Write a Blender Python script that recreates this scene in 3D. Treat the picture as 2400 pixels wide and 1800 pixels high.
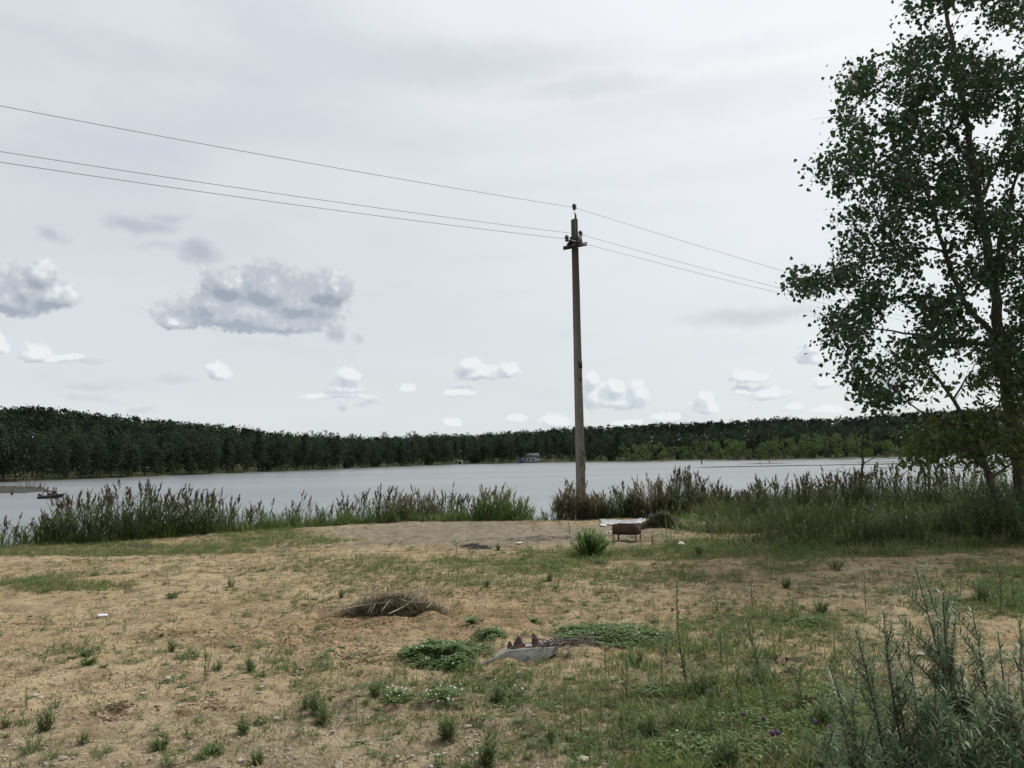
import bpy, math, random
import numpy as np
from mathutils import Matrix, Vector
for o in list(bpy.data.objects): bpy.data.objects.remove(o)
SC = bpy.context.scene
COL = SC.collection
random.seed(7)
RNG = np.random.default_rng(11)
R_ = math.radians
# ------------------------------------------------------------------ camera
FPX = 1920.0; EYE = 1.65; PITCH = 5.0; ROLL = -1.2
cam_d = bpy.data.cameras.new('camera'); cam = bpy.data.objects.new('camera', cam_d); COL.objects.link(cam)
cam_d.sensor_width = 36; cam_d.lens = 36 * FPX / 2400; cam_d.clip_start = 0.05; cam_d.clip_end = 6000
CM = Matrix.Rotation(R_(90 + PITCH), 3, 'X') @ Matrix.Rotation(R_(ROLL), 3, 'Z')
cam.matrix_world = Matrix.Translation((0, 0, EYE)) @ CM.to_4x4()
SC.camera = cam
CR = np.array(CM); CP = np.array([0, 0, EYE])
def ray(px, py):
    return CR @ np.array([(px - 1200) / FPX, -(py - 900) / FPX, -1.0])
def gpt(px, py, z=0.0):
    d = ray(px, py); return CP + d * (z - EYE) / d[2]
def dpt(px, py, Y):
    d = ray(px, py); return CP + d * Y / d[1]
def proj(P):
    q = (np.asarray(P, float) - CP) @ CR
    w = np.where(-q[..., 2] < 0.05, 0.05, -q[..., 2])
    return 1200 + FPX * q[..., 0] / w, 900 - FPX * q[..., 1] / w, -q[..., 2]
# ------------------------------------------------------------------ world + sun
SUN_AZ, SUN_EL = 48.0, 52.0
SUN_STR, SKY_STR, EXPO = 2.9, 0.1, 0.12
SC.view_settings.view_transform = 'Standard'; SC.view_settings.look = 'None'
SC.view_settings.gamma = 1.0; SC.view_settings.exposure = EXPO
SC.cycles.max_bounces = 5; SC.cycles.diffuse_bounces = 3; SC.cycles.glossy_bounces = 2
SC.cycles.transmission_bounces = 3; SC.cycles.transparent_max_bounces = 4
W = bpy.data.worlds.new('World'); SC.world = W; W.use_nodes = True
W.cycles.sampling_method = 'MANUAL'; W.cycles.sample_map_resolution = 512

class NT:
    """small node-tree writer"""
    def __init__(s, tree): s.t = tree
    def n(s, typ, ins=None, **kw):
        nd = s.t.nodes.new(typ)
        for k, v in kw.items(): setattr(nd, k, v)
        if ins:
            for k, v in ins.items():
                sock = nd.inputs[k]
                if isinstance(v, bpy.types.NodeSocket): s.t.links.new(v, sock)
                else: sock.default_value = v
        return nd
    def m(s, op, a, b=0.0, c=None, clamp=False):
        ins = {0: a, 1: b}
        if c is not None: ins[2] = c
        return s.n('ShaderNodeMath', ins, operation=op, use_clamp=clamp).outputs[0]
    def v(s, op, a, b=None, out=0):
        ins = {0: a}
        if b is not None: ins[1] = b
        return s.n('ShaderNodeVectorMath', ins, operation=op).outputs[out]
    def noise(s, vec, scale, detail=4, rough=0.5, dist=0.0, out='Fac'):
        return s.n('ShaderNodeTexNoise', {'Vector': vec, 'Scale': scale, 'Detail': detail, 'Roughness': rough, 'Distortion': dist}).outputs[out]
    def mix(s, f, a, b):
        nd = s.t.nodes.new('ShaderNodeMix'); nd.data_type = 'RGBA'; nd.clamp_factor = True
        for i, v in ((0, f), (6, a), (7, b)):
            if isinstance(v, bpy.types.NodeSocket): s.t.links.new(v, nd.inputs[i])
            else: nd.inputs[i].default_value = v if i == 0 else (tuple(v) + (1,) if len(v) == 3 else v)
        return nd.outputs[2]
    def mr(s, v, a, b, c=0.0, d=1.0, smooth=True):
        nd = s.n('ShaderNodeMapRange', {0: v, 1: a, 2: b, 3: c, 4: d}); nd.interpolation_type = 'SMOOTHSTEP' if smooth else 'LINEAR'
        return nd.outputs[0]

def azel(px, py):
    d = ray(px, py); return math.degrees(math.atan2(d[0], d[1])), math.degrees(math.atan2(d[2], math.hypot(d[0], d[1])))
# cumulus lobes: centre px, centre py, half width, half height (photo pixels -> sky angles)
CUM = [(585,728,215,48),(640,665,95,58),(540,660,75,45),(760,672,72,42),(785,660,45,40),(490,705,45,34),(415,752,52,24),(640,748,150,38),(700,700,110,50),
       (20,690,100,52),(90,640,34,34),(125,690,60,32),(60,665,60,45),(85,824,34,24),(140,838,55,9),(0,800,22,28),
       (515,868,32,24),(805,905,48,22),(815,878,32,20),(790,926,95,9),(955,908,20,13),
       (1120,868,68,24),(1105,850,34,20),(1195,865,30,18),(1078,916,46,15),
       (1390,925,34,40),(1450,935,88,26),(1440,905,34,22),(1495,915,34,30),(1388,885,22,24),(1210,978,28,13),(1300,985,50,22),(1060,992,30,15),
       (1648,950,42,20),(1655,930,20,16),(1800,922,52,20),(1735,912,28,14),(1750,880,48,17),(1865,950,22,12),
       (1905,835,44,18),(1905,812,26,24),(1925,892,30,20),(1945,957,38,13),(1570,975,50,12),(1470,990,40,12)]
WISP = [(320,528,85,24,.8),(390,510,60,14,.6),(130,553,34,20,.7),(468,588,62,24,.9),(440,602,30,16,.6),(370,580,60,12,.35),(785,778,26,24,.8),(840,787,18,14,.5),
        (400,885,55,16,.3),(200,935,60,12,.3),(220,905,50,10,.25),(330,955,40,6,.35),(160,840,90,10,.35),(1120,150,460,60,.36),(1380,205,260,36,.30),(900,130,300,50,.16),(420,150,380,40,.14),(1700,120,300,30,.12),(1500,420,500,26,.08),
        (1760,745,190,28,.42),(1620,230,420,60,.18),(2090,910,42,50,.75),(810,948,14,9,.5),(862,946,22,7,.4)]
def cloud_group():
    g = bpy.data.node_groups.new('cumulus_field', 'ShaderNodeTree')
    g.interface.new_socket('V', in_out='INPUT', socket_type='NodeSocketVector')
    g.interface.new_socket('F', in_out='OUTPUT', socket_type='NodeSocketFloat')
    t = NT(g); gi = g.nodes.new('NodeGroupInput'); go = g.nodes.new('NodeGroupOutput')
    cur = None
    for (px, py, rx, ry) in CUM:
        a, e = azel(px, py + .30 * ry); kx, ky = 33.5 / rx, 33.5 / (1.3 * ry)
        d = t.n('ShaderNodeVectorMath', {0: gi.outputs[0], 1: (kx, ky, 0), 2: (-a * kx, -e * ky, 0)}, operation='MULTIPLY_ADD').outputs[0]
        d = t.v('MAXIMUM', d, t.v('MULTIPLY', d, (-1.0, -1.9, 0)))
        L = t.v('LENGTH', d, out='Value')
        cur = L if cur is None else t.n('ShaderNodeMath', {0: cur, 1: L, 2: 0.4}, operation='SMOOTH_MIN').outputs[0]
    g.links.new(t.m('SUBTRACT', 1.0, cur), go.inputs[0])
    return g
def build_world():
    t = NT(W.node_tree); W.node_tree.nodes.clear()
    tc = t.n('ShaderNodeTexCoord'); D = t.v('NORMALIZE', tc.outputs['Generated'])
    sp = t.n('ShaderNodeSeparateXYZ', {0: D})
    az = t.m('MULTIPLY', t.m('ARCTAN2', sp.outputs[0], sp.outputs[1]), 57.29578)
    el = t.m('MULTIPLY', t.m('ARCSINE', sp.outputs[2]), 57.29578)
    P = t.n('ShaderNodeCombineXYZ', {0: az, 1: el, 2: 0.0}).outputs[0]
    # layered veil of high cloud over a physical sky
    sky = t.n('ShaderNodeTexSky', sky_type='NISHITA', sun_disc=False, sun_elevation=R_(SUN_EL), sun_rotation=R_(SUN_AZ))
    Pv = t.n('ShaderNodeVectorMath', {0: P, 1: (0.25, 1.0, 1.0)}, operation='MULTIPLY').outputs[0]
    n1 = t.noise(Pv, 0.11, 5, 0.5, 0.6)
    n2 = t.noise(Pv, 0.34, 4, 0.5)
    veil = t.mix(t.mr(el, 2, 30), (6.7, 7.05, 7.15), (5.75, 6.05, 6.7))
    veil = t.mix(t.mr(n1, 0.38, 0.66), veil, (6.9, 7.15, 7.4))
    veil = t.mix(t.m('MULTIPLY', t.mr(n2, 0.5, 0.75), 0.3), veil, (5.3, 5.7, 6.5))
    # brighter towards the veiled sun
    sd = (math.sin(R_(SUN_AZ)) * math.cos(R_(SUN_EL)), math.cos(R_(SUN_AZ)) * math.cos(R_(SUN_EL)), math.sin(R_(SUN_EL)))
    c = t.v('DOT_PRODUCT', D, sd, out='Value')
    glow = t.mr(c, 0.45, 1.0, 0, 1)
    veil = t.mix(t.m('MULTIPLY', glow, 0.85), veil, (9.9, 9.95, 9.9))
    base = t.mix(0.93, sky.outputs[0], veil)
    # grey wisps
    wn = t.n('ShaderNodeTexNoise', {'Vector': P, 'Scale': 0.45, 'Detail': 4.0, 'Roughness': 0.55}).outputs['Color']
    wp = t.n('ShaderNodeVectorMath', {0: wn, 1: (3.2, 1.6, 0), 2: P}, operation='MULTIPLY_ADD').outputs[0]
    wp = t.v('SUBTRACT', wp, (1.6, 0.8, 0))
    acc = None
    for (px, py, rx, ry, w) in WISP:
        a, e = azel(px, py); kx, ky = 33.5 / rx, 33.5 / ry
        d = t.n('ShaderNodeVectorMath', {0: wp, 1: (kx, ky, 0), 2: (-a * kx, -e * ky, 0)}, operation='MULTIPLY_ADD').outputs[0]
        q = t.m('MULTIPLY', t.mr(t.v('LENGTH', d, out='Value'), 1.25, 0.1), w)
        acc = q if acc is None else t.m('MAXIMUM', acc, q)
    base = t.mix(acc, base, (4.2, 4.6, 5.3))
    # cumulus
    g = cloud_group()
    def puff(P0):
        a = t.n('ShaderNodeTexNoise', {'Vector': P0, 'Scale': 0.55, 'Detail': 5.0, 'Roughness': 0.6}).outputs['Color']
        q = t.n('ShaderNodeVectorMath', {0: a, 1: (1.6, 0.8, 0), 2: P0}, operation='MULTIPLY_ADD').outputs[0]
        q = t.v('SUBTRACT', q, (0.8, 0.4, 0))
        gn = W.node_tree.nodes.new('ShaderNodeGroup'); gn.node_tree = g
        W.node_tree.links.new(q, gn.inputs[0])
        vo = t.n('ShaderNodeTexVoronoi', {'Vector': P0, 'Scale': 2.3, 'Smoothness': 0.6}, feature='SMOOTH_F1').outputs['Distance']
        f = t.m('ADD', gn.outputs[0], t.m('MULTIPLY', t.m('SUBTRACT', 0.42, vo), 0.26))
        return f
    f0 = puff(P)
    f1 = puff(t.v('ADD', P, (0.3, 0.62, 0)))
    cov = t.mr(t.m('ADD', f0, t.m('MULTIPLY', t.m('SUBTRACT', t.noise(P, 2.2, 5, .6), .5), .7)), -0.06, 0.34)
    lit = t.m('SUBTRACT', t.m('SUBTRACT', f0, f1), t.mr(el, 6.5, 9.5, 0, 0.13))
    hue = t.mix(t.mr(el, 3, 12), (5.9, 6.4, 6.95), (4.55, 4.95, 5.5))
    cc = t.mix(t.mr(lit, 0.02, 0.6), hue, (8.0, 8.2, 8.3))
    cc = t.mix(t.mr(lit, 0.05, -0.45), cc, t.mix(t.mr(el, 3, 12), (4.8, 5.4, 6.2), (3.0, 3.45, 4.15)))
    col = t.mix(t.m('MULTIPLY', cov, t.mr(el, 3, 10, .85, .95)), base, cc)
    # below the horizon: dull ground tone
    col = t.mix(t.mr(el, -1.5, -0.2), (1.6, 1.5, 1.2), col)
    bg = t.n('ShaderNodeBackground', {'Color': col, 'Strength': SKY_STR})
    out = t.n('ShaderNodeOutputWorld'); W.node_tree.links.new(bg.outputs[0], out.inputs[0])
build_world()
sd_ = bpy.data.lights.new('sun', 'SUN'); sd_.energy = SUN_STR; sd_.angle = R_(12); sd_.color = (1.0, 0.95, 0.86)
sun = bpy.data.objects.new('sun', sd_); COL.objects.link(sun)
sv = Vector((math.sin(R_(SUN_AZ)) * math.cos(R_(SUN_EL)), math.cos(R_(SUN_AZ)) * math.cos(R_(SUN_EL)), math.sin(R_(SUN_EL))))
sun.rotation_euler = sv.to_track_quat('Z', 'Y').to_euler(); sun.location = (30, 30, 60)

# ------------------------------------------------------------------ helpers
def tag(o, label=None, cat=None, group=None, kind=None):
    if label: o['label'] = label
    if cat: o['category'] = cat
    if group: o['group'] = group
    if kind: o['kind'] = kind
    return o
def empty(name, loc):
    o = bpy.data.objects.new(name, None); COL.objects.link(o); o.location = tuple(float(c) for c in loc); o.empty_display_size = .2
    return o
class MB:
    """mesh collector with numpy arrays"""
    def __init__(s): s.V = []; s.F = []; s.T = []; s.n = 0
    def add(s, V, Fs, tint=0.5):
        V = np.asarray(V, float).reshape(-1, 3)
        for F in (Fs if isinstance(Fs, list) else [Fs]):
            F = np.asarray(F, int)
            if F.size: s.F.append(F + s.n)
        s.V.append(V); s.T.append(np.broadcast_to(np.asarray(tint, float), (len(V),)).copy()); s.n += len(V)
        return s
    def mesh(s, name, smooth=False):
        V = np.concatenate(s.V); T = np.concatenate(s.T)
        me = bpy.data.meshes.new(name)
        me.vertices.add(len(V)); me.vertices.foreach_set('co', V.astype(np.float32).ravel())
        li = np.concatenate([f.ravel() for f in s.F]).astype(np.int32)
        tot = np.concatenate([np.full(len(f), f.shape[1]) for f in s.F]).astype(np.int32)
        st = np.concatenate([[0], np.cumsum(tot)[:-1]]).astype(np.int32)
        me.loops.add(len(li)); me.loops.foreach_set('vertex_index', li)
        me.polygons.add(len(tot)); me.polygons.foreach_set('loop_start', st)
        me.polygons.foreach_set('loop_total', tot)
        a = me.attributes.new('tint', 'FLOAT', 'POINT'); a.data.foreach_set('value', T.astype(np.float32))
        if smooth: me.polygons.foreach_set('use_smooth', np.ones(len(tot), bool))
        me.update(calc_edges=True)
        return me
    def build(s, name, mat, parent=None, smooth=False, origin=None):
        if origin is not None:
            s.V = [v - np.asarray(origin, float) for v in s.V]
        me = s.mesh(name, smooth); me.materials.append(mat)
        o = bpy.data.objects.new(name, me); COL.objects.link(o)
        if parent is not None: o.parent = parent
        if origin is not None and parent is None: o.location = tuple(float(c) for c in origin)
        return o
def nrm(a): a = np.asarray(a, float); return a / np.maximum(np.linalg.norm(a, axis=-1, keepdims=True), 1e-9)
def frames(d, rng=RNG, up=None):
    """rotation matrices whose y axis is d; x random around it (or horizontal)"""
    d = nrm(d); n = len(d)
    r = rng.normal(size=(n, 3)) if up is None else np.broadcast_to(np.asarray(up, float), (n, 3))
    x = nrm(np.cross(d, r)); z = np.cross(x, d)
    return np.stack([x, d, z], axis=2)
def stamp(mb, tv, tfs, pos, Rm, sc, tint=0.5, ttint=None):
    tv = np.asarray(tv, float); n = len(pos); k = len(tv)
    sc = np.asarray(sc, float)
    if sc.ndim == 1: sc = np.repeat(sc[:, None], 3, 1)
    V = np.einsum('nij,nkj->nki', Rm, tv[None] * sc[:, None, :]) + np.asarray(pos)[:, None, :]
    off = (np.arange(n) * k)[:, None, None]
    Fs = [(np.asarray(F)[None] + off).reshape(-1, np.asarray(F).shape[1]) for F in tfs]
    T = np.repeat(np.broadcast_to(np.asarray(tint, float), (n,)), k)
    if ttint is not None: T = T + np.tile(ttint, n)
    mb.add(V.reshape(-1, 3), Fs, T)
def tube(mb, path, rad, sides=6, tint=0.5):
    P = np.asarray(path, float); n = len(P); rad = np.broadcast_to(np.asarray(rad, float), (n,))
    tg = nrm(np.gradient(P, axis=0)); ref = np.array([0.31, 0.17, 0.93]) if abs(tg[0] @ [0.31, 0.17, 0.93]) < .9 else np.array([1., 0, 0])
    x = nrm(np.cross(tg, ref)); y = np.cross(tg, x); a = np.arange(sides) * 2 * np.pi / sides
    V = P[:, None] + rad[:, None, None] * (np.cos(a)[None, :, None] * x[:, None] + np.sin(a)[None, :, None] * y[:, None])
    i = np.arange(n - 1)[:, None] * sides; j = np.arange(sides)[None]; j2 = (j + 1) % sides
    F = np.stack([i + j, i + j2, i + sides + j2, i + sides + j], -1).reshape(-1, 4)
    mb.add(V.reshape(-1, 3), [F, np.arange(sides)[None, ::-1], (n - 1) * sides + np.arange(sides)[None]], tint)
def box(mb, c, s, R=None, taper=1.0, tint=0.5):
    v = np.array([[x, y, z] for z in (-.5, .5) for x, y in ((-.5, -.5), (.5, -.5), (.5, .5), (-.5, .5))], float)
    v[4:, :2] *= taper; v = v * np.asarray(s, float)
    if R is not None: v = v @ np.asarray(R).T
    mb.add(v + np.asarray(c, float), np.array([[3, 2, 1, 0], [4, 5, 6, 7], [0, 1, 5, 4], [1, 2, 6, 5], [2, 3, 7, 6], [3, 0, 4, 7]]), tint)
def rotz(a): c, s = math.cos(a), math.sin(a); return np.array([[c, -s, 0], [s, c, 0], [0, 0, 1.]])
def lathe(mb, prof, c, sides=16, tint=.5):
    P = np.asarray(prof, float); n = len(P); a = np.arange(sides) * 2 * np.pi / sides
    V = np.stack([P[:, 0, None] * np.cos(a), P[:, 0, None] * np.sin(a), np.repeat(P[:, 1, None], sides, 1)], -1)
    i = np.arange(n - 1)[:, None] * sides; j = np.arange(sides)[None]; j2 = (j + 1) % sides
    F = np.stack([i + j, i + j2, i + sides + j2, i + sides + j], -1).reshape(-1, 4)
    mb.add(V.reshape(-1, 3) + np.asarray(c, float), [F, np.arange(sides)[None, ::-1], (n - 1) * sides + np.arange(sides)[None]], tint)
_G = RNG.random((256, 256))
def vnoise(x, y):
    xi = np.floor(x).astype(int); yi = np.floor(y).astype(int); fx = x - xi; fy = y - yi
    fx = fx * fx * (3 - 2 * fx); fy = fy * fy * (3 - 2 * fy)
    g = lambda a, b: _G[a & 255, b & 255]
    return (g(xi, yi) * (1 - fx) + g(xi + 1, yi) * fx) * (1 - fy) + (g(xi, yi + 1) * (1 - fx) + g(xi + 1, yi + 1) * fx) * fy
def fbm(x, y, s, o=4, p=.5):
    r = 0; a = 1; t = 0; x = np.asarray(x) / s; y = np.asarray(y) / s
    for k in range(o):
        r = r + a * vnoise(x + 17.3 * k, y + 9.1 * k); t += a; a *= p; x = x * 2.03; y = y * 2.03
    return r / t
def sst(a, b, x): t = np.clip((np.asarray(x, float) - a) / (b - a), 0, 1); return t * t * (3 - 2 * t)
# blobs / leaf templates (y = along the leaf)
def rock_template(seed, sub=2, rough=.25):
    import bmesh
    bm = bmesh.new(); bmesh.ops.create_icosphere(bm, subdivisions=sub, radius=1); r = random.Random(seed)
    ax = [Vector((r.gauss(0, 1), r.gauss(0, 1), r.gauss(0, 1))).normalized() for _ in range(7)]; dd = [r.uniform(.55, .9) for _ in ax]
    for v in bm.verts:
        for a, q in zip(ax, dd):
            k = v.co.dot(a)
            if k > q: v.co -= a * (k - q)
        v.co *= 1 + r.uniform(-rough, rough) * .3
    bm.faces.ensure_lookup_table(); bm.verts.ensure_lookup_table()
    V = np.array([v.co[:] for v in bm.verts]); F = np.array([[v.index for v in f.verts] for f in bm.faces]); bm.free()
    return V, F
ROCKS = [rock_template(s, 1) for s in range(6)]
BLADE = (np.array([[-.5, 0, 0], [.5, 0, 0], [.4, .5, .06], [-.4, .5, .06], [0, 1, .24]]), [np.array([[0, 1, 2, 3]]), np.array([[3, 2, 4]])])
LANCE = (np.array([[-.12, 0, 0], [.12, 0, 0], [.5, .4, .05], [-.5, .4, .05], [.3, .75, .02], [-.3, .75, .02], [0, 1, -.08]]), [np.array([[0, 1, 2, 3], [3, 2, 4, 5]]), np.array([[5, 4, 6]])])
HEART = (np.array([[0, -.04, 0], [.36, .02, .05], [.5, .28, .09], [.28, .66, .03], [0, 1, -.1], [-.28, .66, .03], [-.5, .28, .09], [-.36, .02, .05], [0, .35, -.03]]),
         [np.array([[0, 1, 2, 8], [8, 2, 3, 4], [0, 8, 6, 7], [8, 4, 5, 6]])])
CARD = (np.array([[-.5, -.3, 0], [.1, -.5, .1], [.5, .1, -.1], [.15, .5, .1], [-.4, .35, -.05]]), [np.array([[0, 1, 2, 3, 4]])])

# ------------------------------------------------------------------ materials
def mat(name):
    m = bpy.data.materials.new(name); m.use_nodes = True; m.node_tree.nodes.clear(); return m, NT(m.node_tree)
def finish(m, t, sh, disp=None):
    o = t.n('ShaderNodeOutputMaterial'); m.node_tree.links.new(sh, o.inputs[0]); return m
def foliage(name, c1, c2, c3=None, transl=.3, rough=.5, spec=.35, under=None):
    m, t = mat(name)
    a = t.n('ShaderNodeAttribute', attribute_name='tint').outputs['Fac']
    col = t.mix(t.mr(a, 0, .5, smooth=False), c1, c2)
    if c3 is not None: col = t.mix(t.mr(a, .5, 1, smooth=False), col, c3)
    if under is not None:
        gm = t.n('ShaderNodeNewGeometry').outputs['Backfacing']; col = t.mix(gm, col, under)
    p = t.n('ShaderNodeBsdfPrincipled', {'Base Color': col, 'Roughness': rough, 'Specular IOR Level': spec})
    tr = t.n('ShaderNodeBsdfTranslucent', {'Color': t.mix(.5, col, tuple(min(1, x * 1.8) for x in c2))})
    return finish(m, t, t.n('ShaderNodeMixShader', {0: transl, 1: p.outputs[0], 2: tr.outputs[0]}).outputs[0])
def rough_mat(name, c1, c2, scale=8, rough=.85, bump=.3, metal=0.0, c3=None, stretch=(1, 1, 1), spec=.3, detail=6, lo=.35, hi=.65):
    m, t = mat(name)
    tc = t.n('ShaderNodeTexCoord').outputs['Object']; v = t.v('MULTIPLY', tc, stretch)
    n1 = t.noise(v, scale, detail, .6); n2 = t.noise(v, scale * 5.3, 4, .6)
    col = t.mix(t.mr(n1, lo, hi), c1, c2)
    if c3 is not None: col = t.mix(t.mr(t.noise(v, scale * .37, 5, .65), .52, .62), col, c3)
    col = t.mix(t.m('MULTIPLY', t.mr(n2, .4, .7), .35), col, tuple(x * .45 for x in c1))
    b = t.n('ShaderNodeBump', {'Height': t.m('ADD', n1, t.m('MULTIPLY', n2, .5)), 'Strength': bump, 'Distance': .02})
    p = t.n('ShaderNodeBsdfPrincipled', {'Base Color': col, 'Roughness': rough, 'Metallic': metal, 'Specular IOR Level': spec, 'Normal': b.outputs[0]})
    return finish(m, t, p.outputs[0])

M = {}
M['poplar_leaf'] = foliage('poplar_leaf', (.018, .036, .015), (.032, .058, .022), (.055, .09, .032), .28, .45, .3)
M['maple_leaf'] = foliage('maple_leaf', (.045, .075, .02), (.07, .10, .025), (.11, .11, .03), .35, .5, .35)
M['bark'] = rough_mat('bark', (.06, .052, .042), (.10, .09, .075), 6, .95, .6, stretch=(3, 3, .6))
M['twig'] = rough_mat('twig', (.07, .055, .042), (.11, .09, .07), 20, .9, .2)
M['forest_leaf'] = foliage('forest_leaf', (.024, .036, .024), (.040, .055, .033), (.062, .077, .043), .2, .85, .05)
M['pine_leaf'] = foliage('pine_leaf', (.017, .026, .019), (.024, .034, .022), (.032, .042, .026), .1, .85, .05)
M['shore_leaf'] = foliage('shore_leaf', (.065, .09, .036), (.09, .12, .045), (.125, .155, .06), .25, .8, .1)
M['willow_leaf'] = foliage('willow_leaf', (.07, .105, .048), (.10, .15, .07), (.15, .195, .10), .3, .48, .28, under=(.13, .175, .10))
M['reed_leaf'] = foliage('reed_leaf', (.042, .054, .022), (.075, .094, .034), (.135, .15, .062), .25, .6, .15)
M['reed_plume'] = foliage('reed_plume', (.05, .038, .03), (.095, .075, .055), (.165, .14, .10), .25, .8, .08)
M['bank_grass'] = foliage('bank_grass', (.035, .052, .018), (.07, .10, .03), (.14, .145, .06), .3, .65, .12)
M['dry_mix'] = foliage('dry_mix', (.07, .075, .04), (.13, .12, .065), (.23, .19, .12), .25, .7, .15)
M['hay_dark'] = foliage('hay_dark', (.045, .045, .027), (.08, .075, .045), (.13, .115, .07), .15, .8, .1)
M['dead_grass'] = foliage('dead_grass', (.11, .085, .055), (.19, .15, .10), (.28, .23, .16), .25, .7, .2)
M['grass'] = foliage('grass', (.065, .105, .028), (.105, .165, .042), (.19, .20, .075), .3, .6, .2)
M['short_grass'] = foliage('short_grass', (.08, .11, .036), (.125, .155, .052), (.24, .20, .10), .25, .7, .15)
M['weed_leaf'] = foliage('weed_leaf', (.07, .105, .035), (.11, .16, .052), (.18, .20, .08), .28, .55, .35)
M['clover_leaf'] = foliage('clover_leaf', (.07, .125, .033), (.105, .175, .046), (.15, .22, .07), .25, .5, .3)
M['white_flower'] = rough_mat('white_flower', (.6, .6, .5), (.75, .75, .68), 40, .8, .1)
M['purple_flower'] = rough_mat('purple_flower', (.09, .05, .10), (.16, .09, .17), 60, .8, .2)
M['stalk'] = foliage('stalk', (.10, .08, .04), (.14, .12, .06), (.2, .16, .09), .0, .8, .2)
M['dry_wood'] = rough_mat('dry_wood', (.30, .25, .18), (.42, .36, .27), 12, .85, .3)
M['dark_wood'] = rough_mat('dark_wood', (.035, .028, .026), (.08, .06, .05), 6, .9, .5)
M['grey_wood'] = rough_mat('grey_wood', (.12, .10, .095), (.2, .17, .155), 6, .9, .4)
M['rust'] = rough_mat('rust', (.036, .02, .015), (.075, .038, .026), 9, .85, .5, c3=(.05, .028, .022))
M['rust_leg'] = rough_mat('rust_leg', (.22, .10, .05), (.30, .15, .08), 12, .8, .3)
M['concrete'] = rough_mat('concrete', (.19, .19, .17), (.29, .28, .25), 5, .9, .4, c3=(.20, .20, .18))
M['brick_lump'] = rough_mat('brick_lump', (.085, .048, .05), (.15, .085, .08), 18, .9, .6, c3=(.2, .12, .09))
M['ash'] = rough_mat('ash', (.012, .012, .014), (.03, .03, .032), 14, .95, .5, c3=(.09, .09, .09))
M['stone'] = rough_mat('stone', (.36, .31, .25), (.5, .45, .38), 9, .85, .3)
M['soil'] = rough_mat('soil', (.17, .11, .065), (.27, .18, .11), 14, .95, .4)
M['insulator'] = rough_mat('insulator', (.018, .014, .014), (.03, .024, .022), 9, .35, .05, spec=.5)
M['black_steel'] = rough_mat('black_steel', (.012, .012, .013), (.03, .026, .024), 14, .7, .2)
M['wire'] = rough_mat('wire', (.36, .36, .37), (.42, .42, .43), 3, .5, 0, metal=.3)
M['white_paint'] = rough_mat('white_paint', (.62, .63, .64), (.72, .72, .72), 1.2, .7, .1)
M['hut_wall'] = rough_mat('hut_wall', (.26, .27, .28), (.34, .35, .35), 1.2, .7, .1)
M['grey_roof'] = rough_mat('grey_roof', (.07, .08, .08), (.11, .12, .12), 1.0, .7, .2)
M['blue_paint'] = rough_mat('blue_paint', (.05, .07, .22), (.07, .10, .28), 2, .6, .1)
M['dark_window'] = rough_mat('dark_window', (.02, .024, .03), (.03, .034, .04), 2, .2, 0)
M['paper'] = rough_mat('paper', (.6, .58, .52), (.72, .70, .64), 12, .8, .2)
M['dry_leaf'] = rough_mat('dry_leaf', (.30, .26, .19), (.42, .38, .29), 20, .85, .2)
M['bright_leaf'] = foliage('bright_leaf', (.07, .13, .03), (.11, .19, .045), (.17, .25, .07), .35, .5, .3)
M['hay_core'] = rough_mat('hay_core', (.20, .17, .11), (.32, .28, .19), 30, .95, .8)
M['mud'] = rough_mat('mud', (.02, .024, .014), (.042, .044, .028), .6, .8, .5)
M['paint_mark'] = rough_mat('paint_mark', (.03, .018, .02), (.06, .03, .03), 14, .8, .1)

def concrete_pole_mat():
    m, t = mat('pole_concrete')
    tc = t.n('ShaderNodeTexCoord').outputs['Object']
    v = t.v('MULTIPLY', tc, (6, 6, .8))
    n1 = t.noise(v, 2.0, 6, .6); n2 = t.noise(tc, 30, 4, .6); z = t.n('ShaderNodeSeparateXYZ', {0: tc}).outputs[2]
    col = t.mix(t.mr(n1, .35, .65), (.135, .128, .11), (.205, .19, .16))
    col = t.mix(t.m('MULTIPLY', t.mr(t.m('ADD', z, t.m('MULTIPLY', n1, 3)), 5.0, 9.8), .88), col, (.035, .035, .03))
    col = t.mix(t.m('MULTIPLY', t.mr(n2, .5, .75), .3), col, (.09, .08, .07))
    b = t.n('ShaderNodeBump', {'Height': n2, 'Strength': .4, 'Distance': .01})
    return finish(m, t, t.n('ShaderNodeBsdfPrincipled', {'Base Color': col, 'Roughness': .9, 'Normal': b.outputs[0], 'Specular IOR Level': .2}).outputs[0])
M['pole'] = concrete_pole_mat()
def foil_mat():
    m, t = mat('silver_sheet'); tc = t.n('ShaderNodeTexCoord').outputs['Object']
    n = t.noise(tc, 14, 4, .6)
    b = t.n('ShaderNodeBump', {'Height': n, 'Strength': .5, 'Distance': .02})
    return finish(m, t, t.n('ShaderNodeBsdfPrincipled', {'Base Color': (.55, .56, .60, 1), 'Metallic': .8, 'Roughness': .38, 'Normal': b.outputs[0]}).outputs[0])
M['foil'] = foil_mat()
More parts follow.
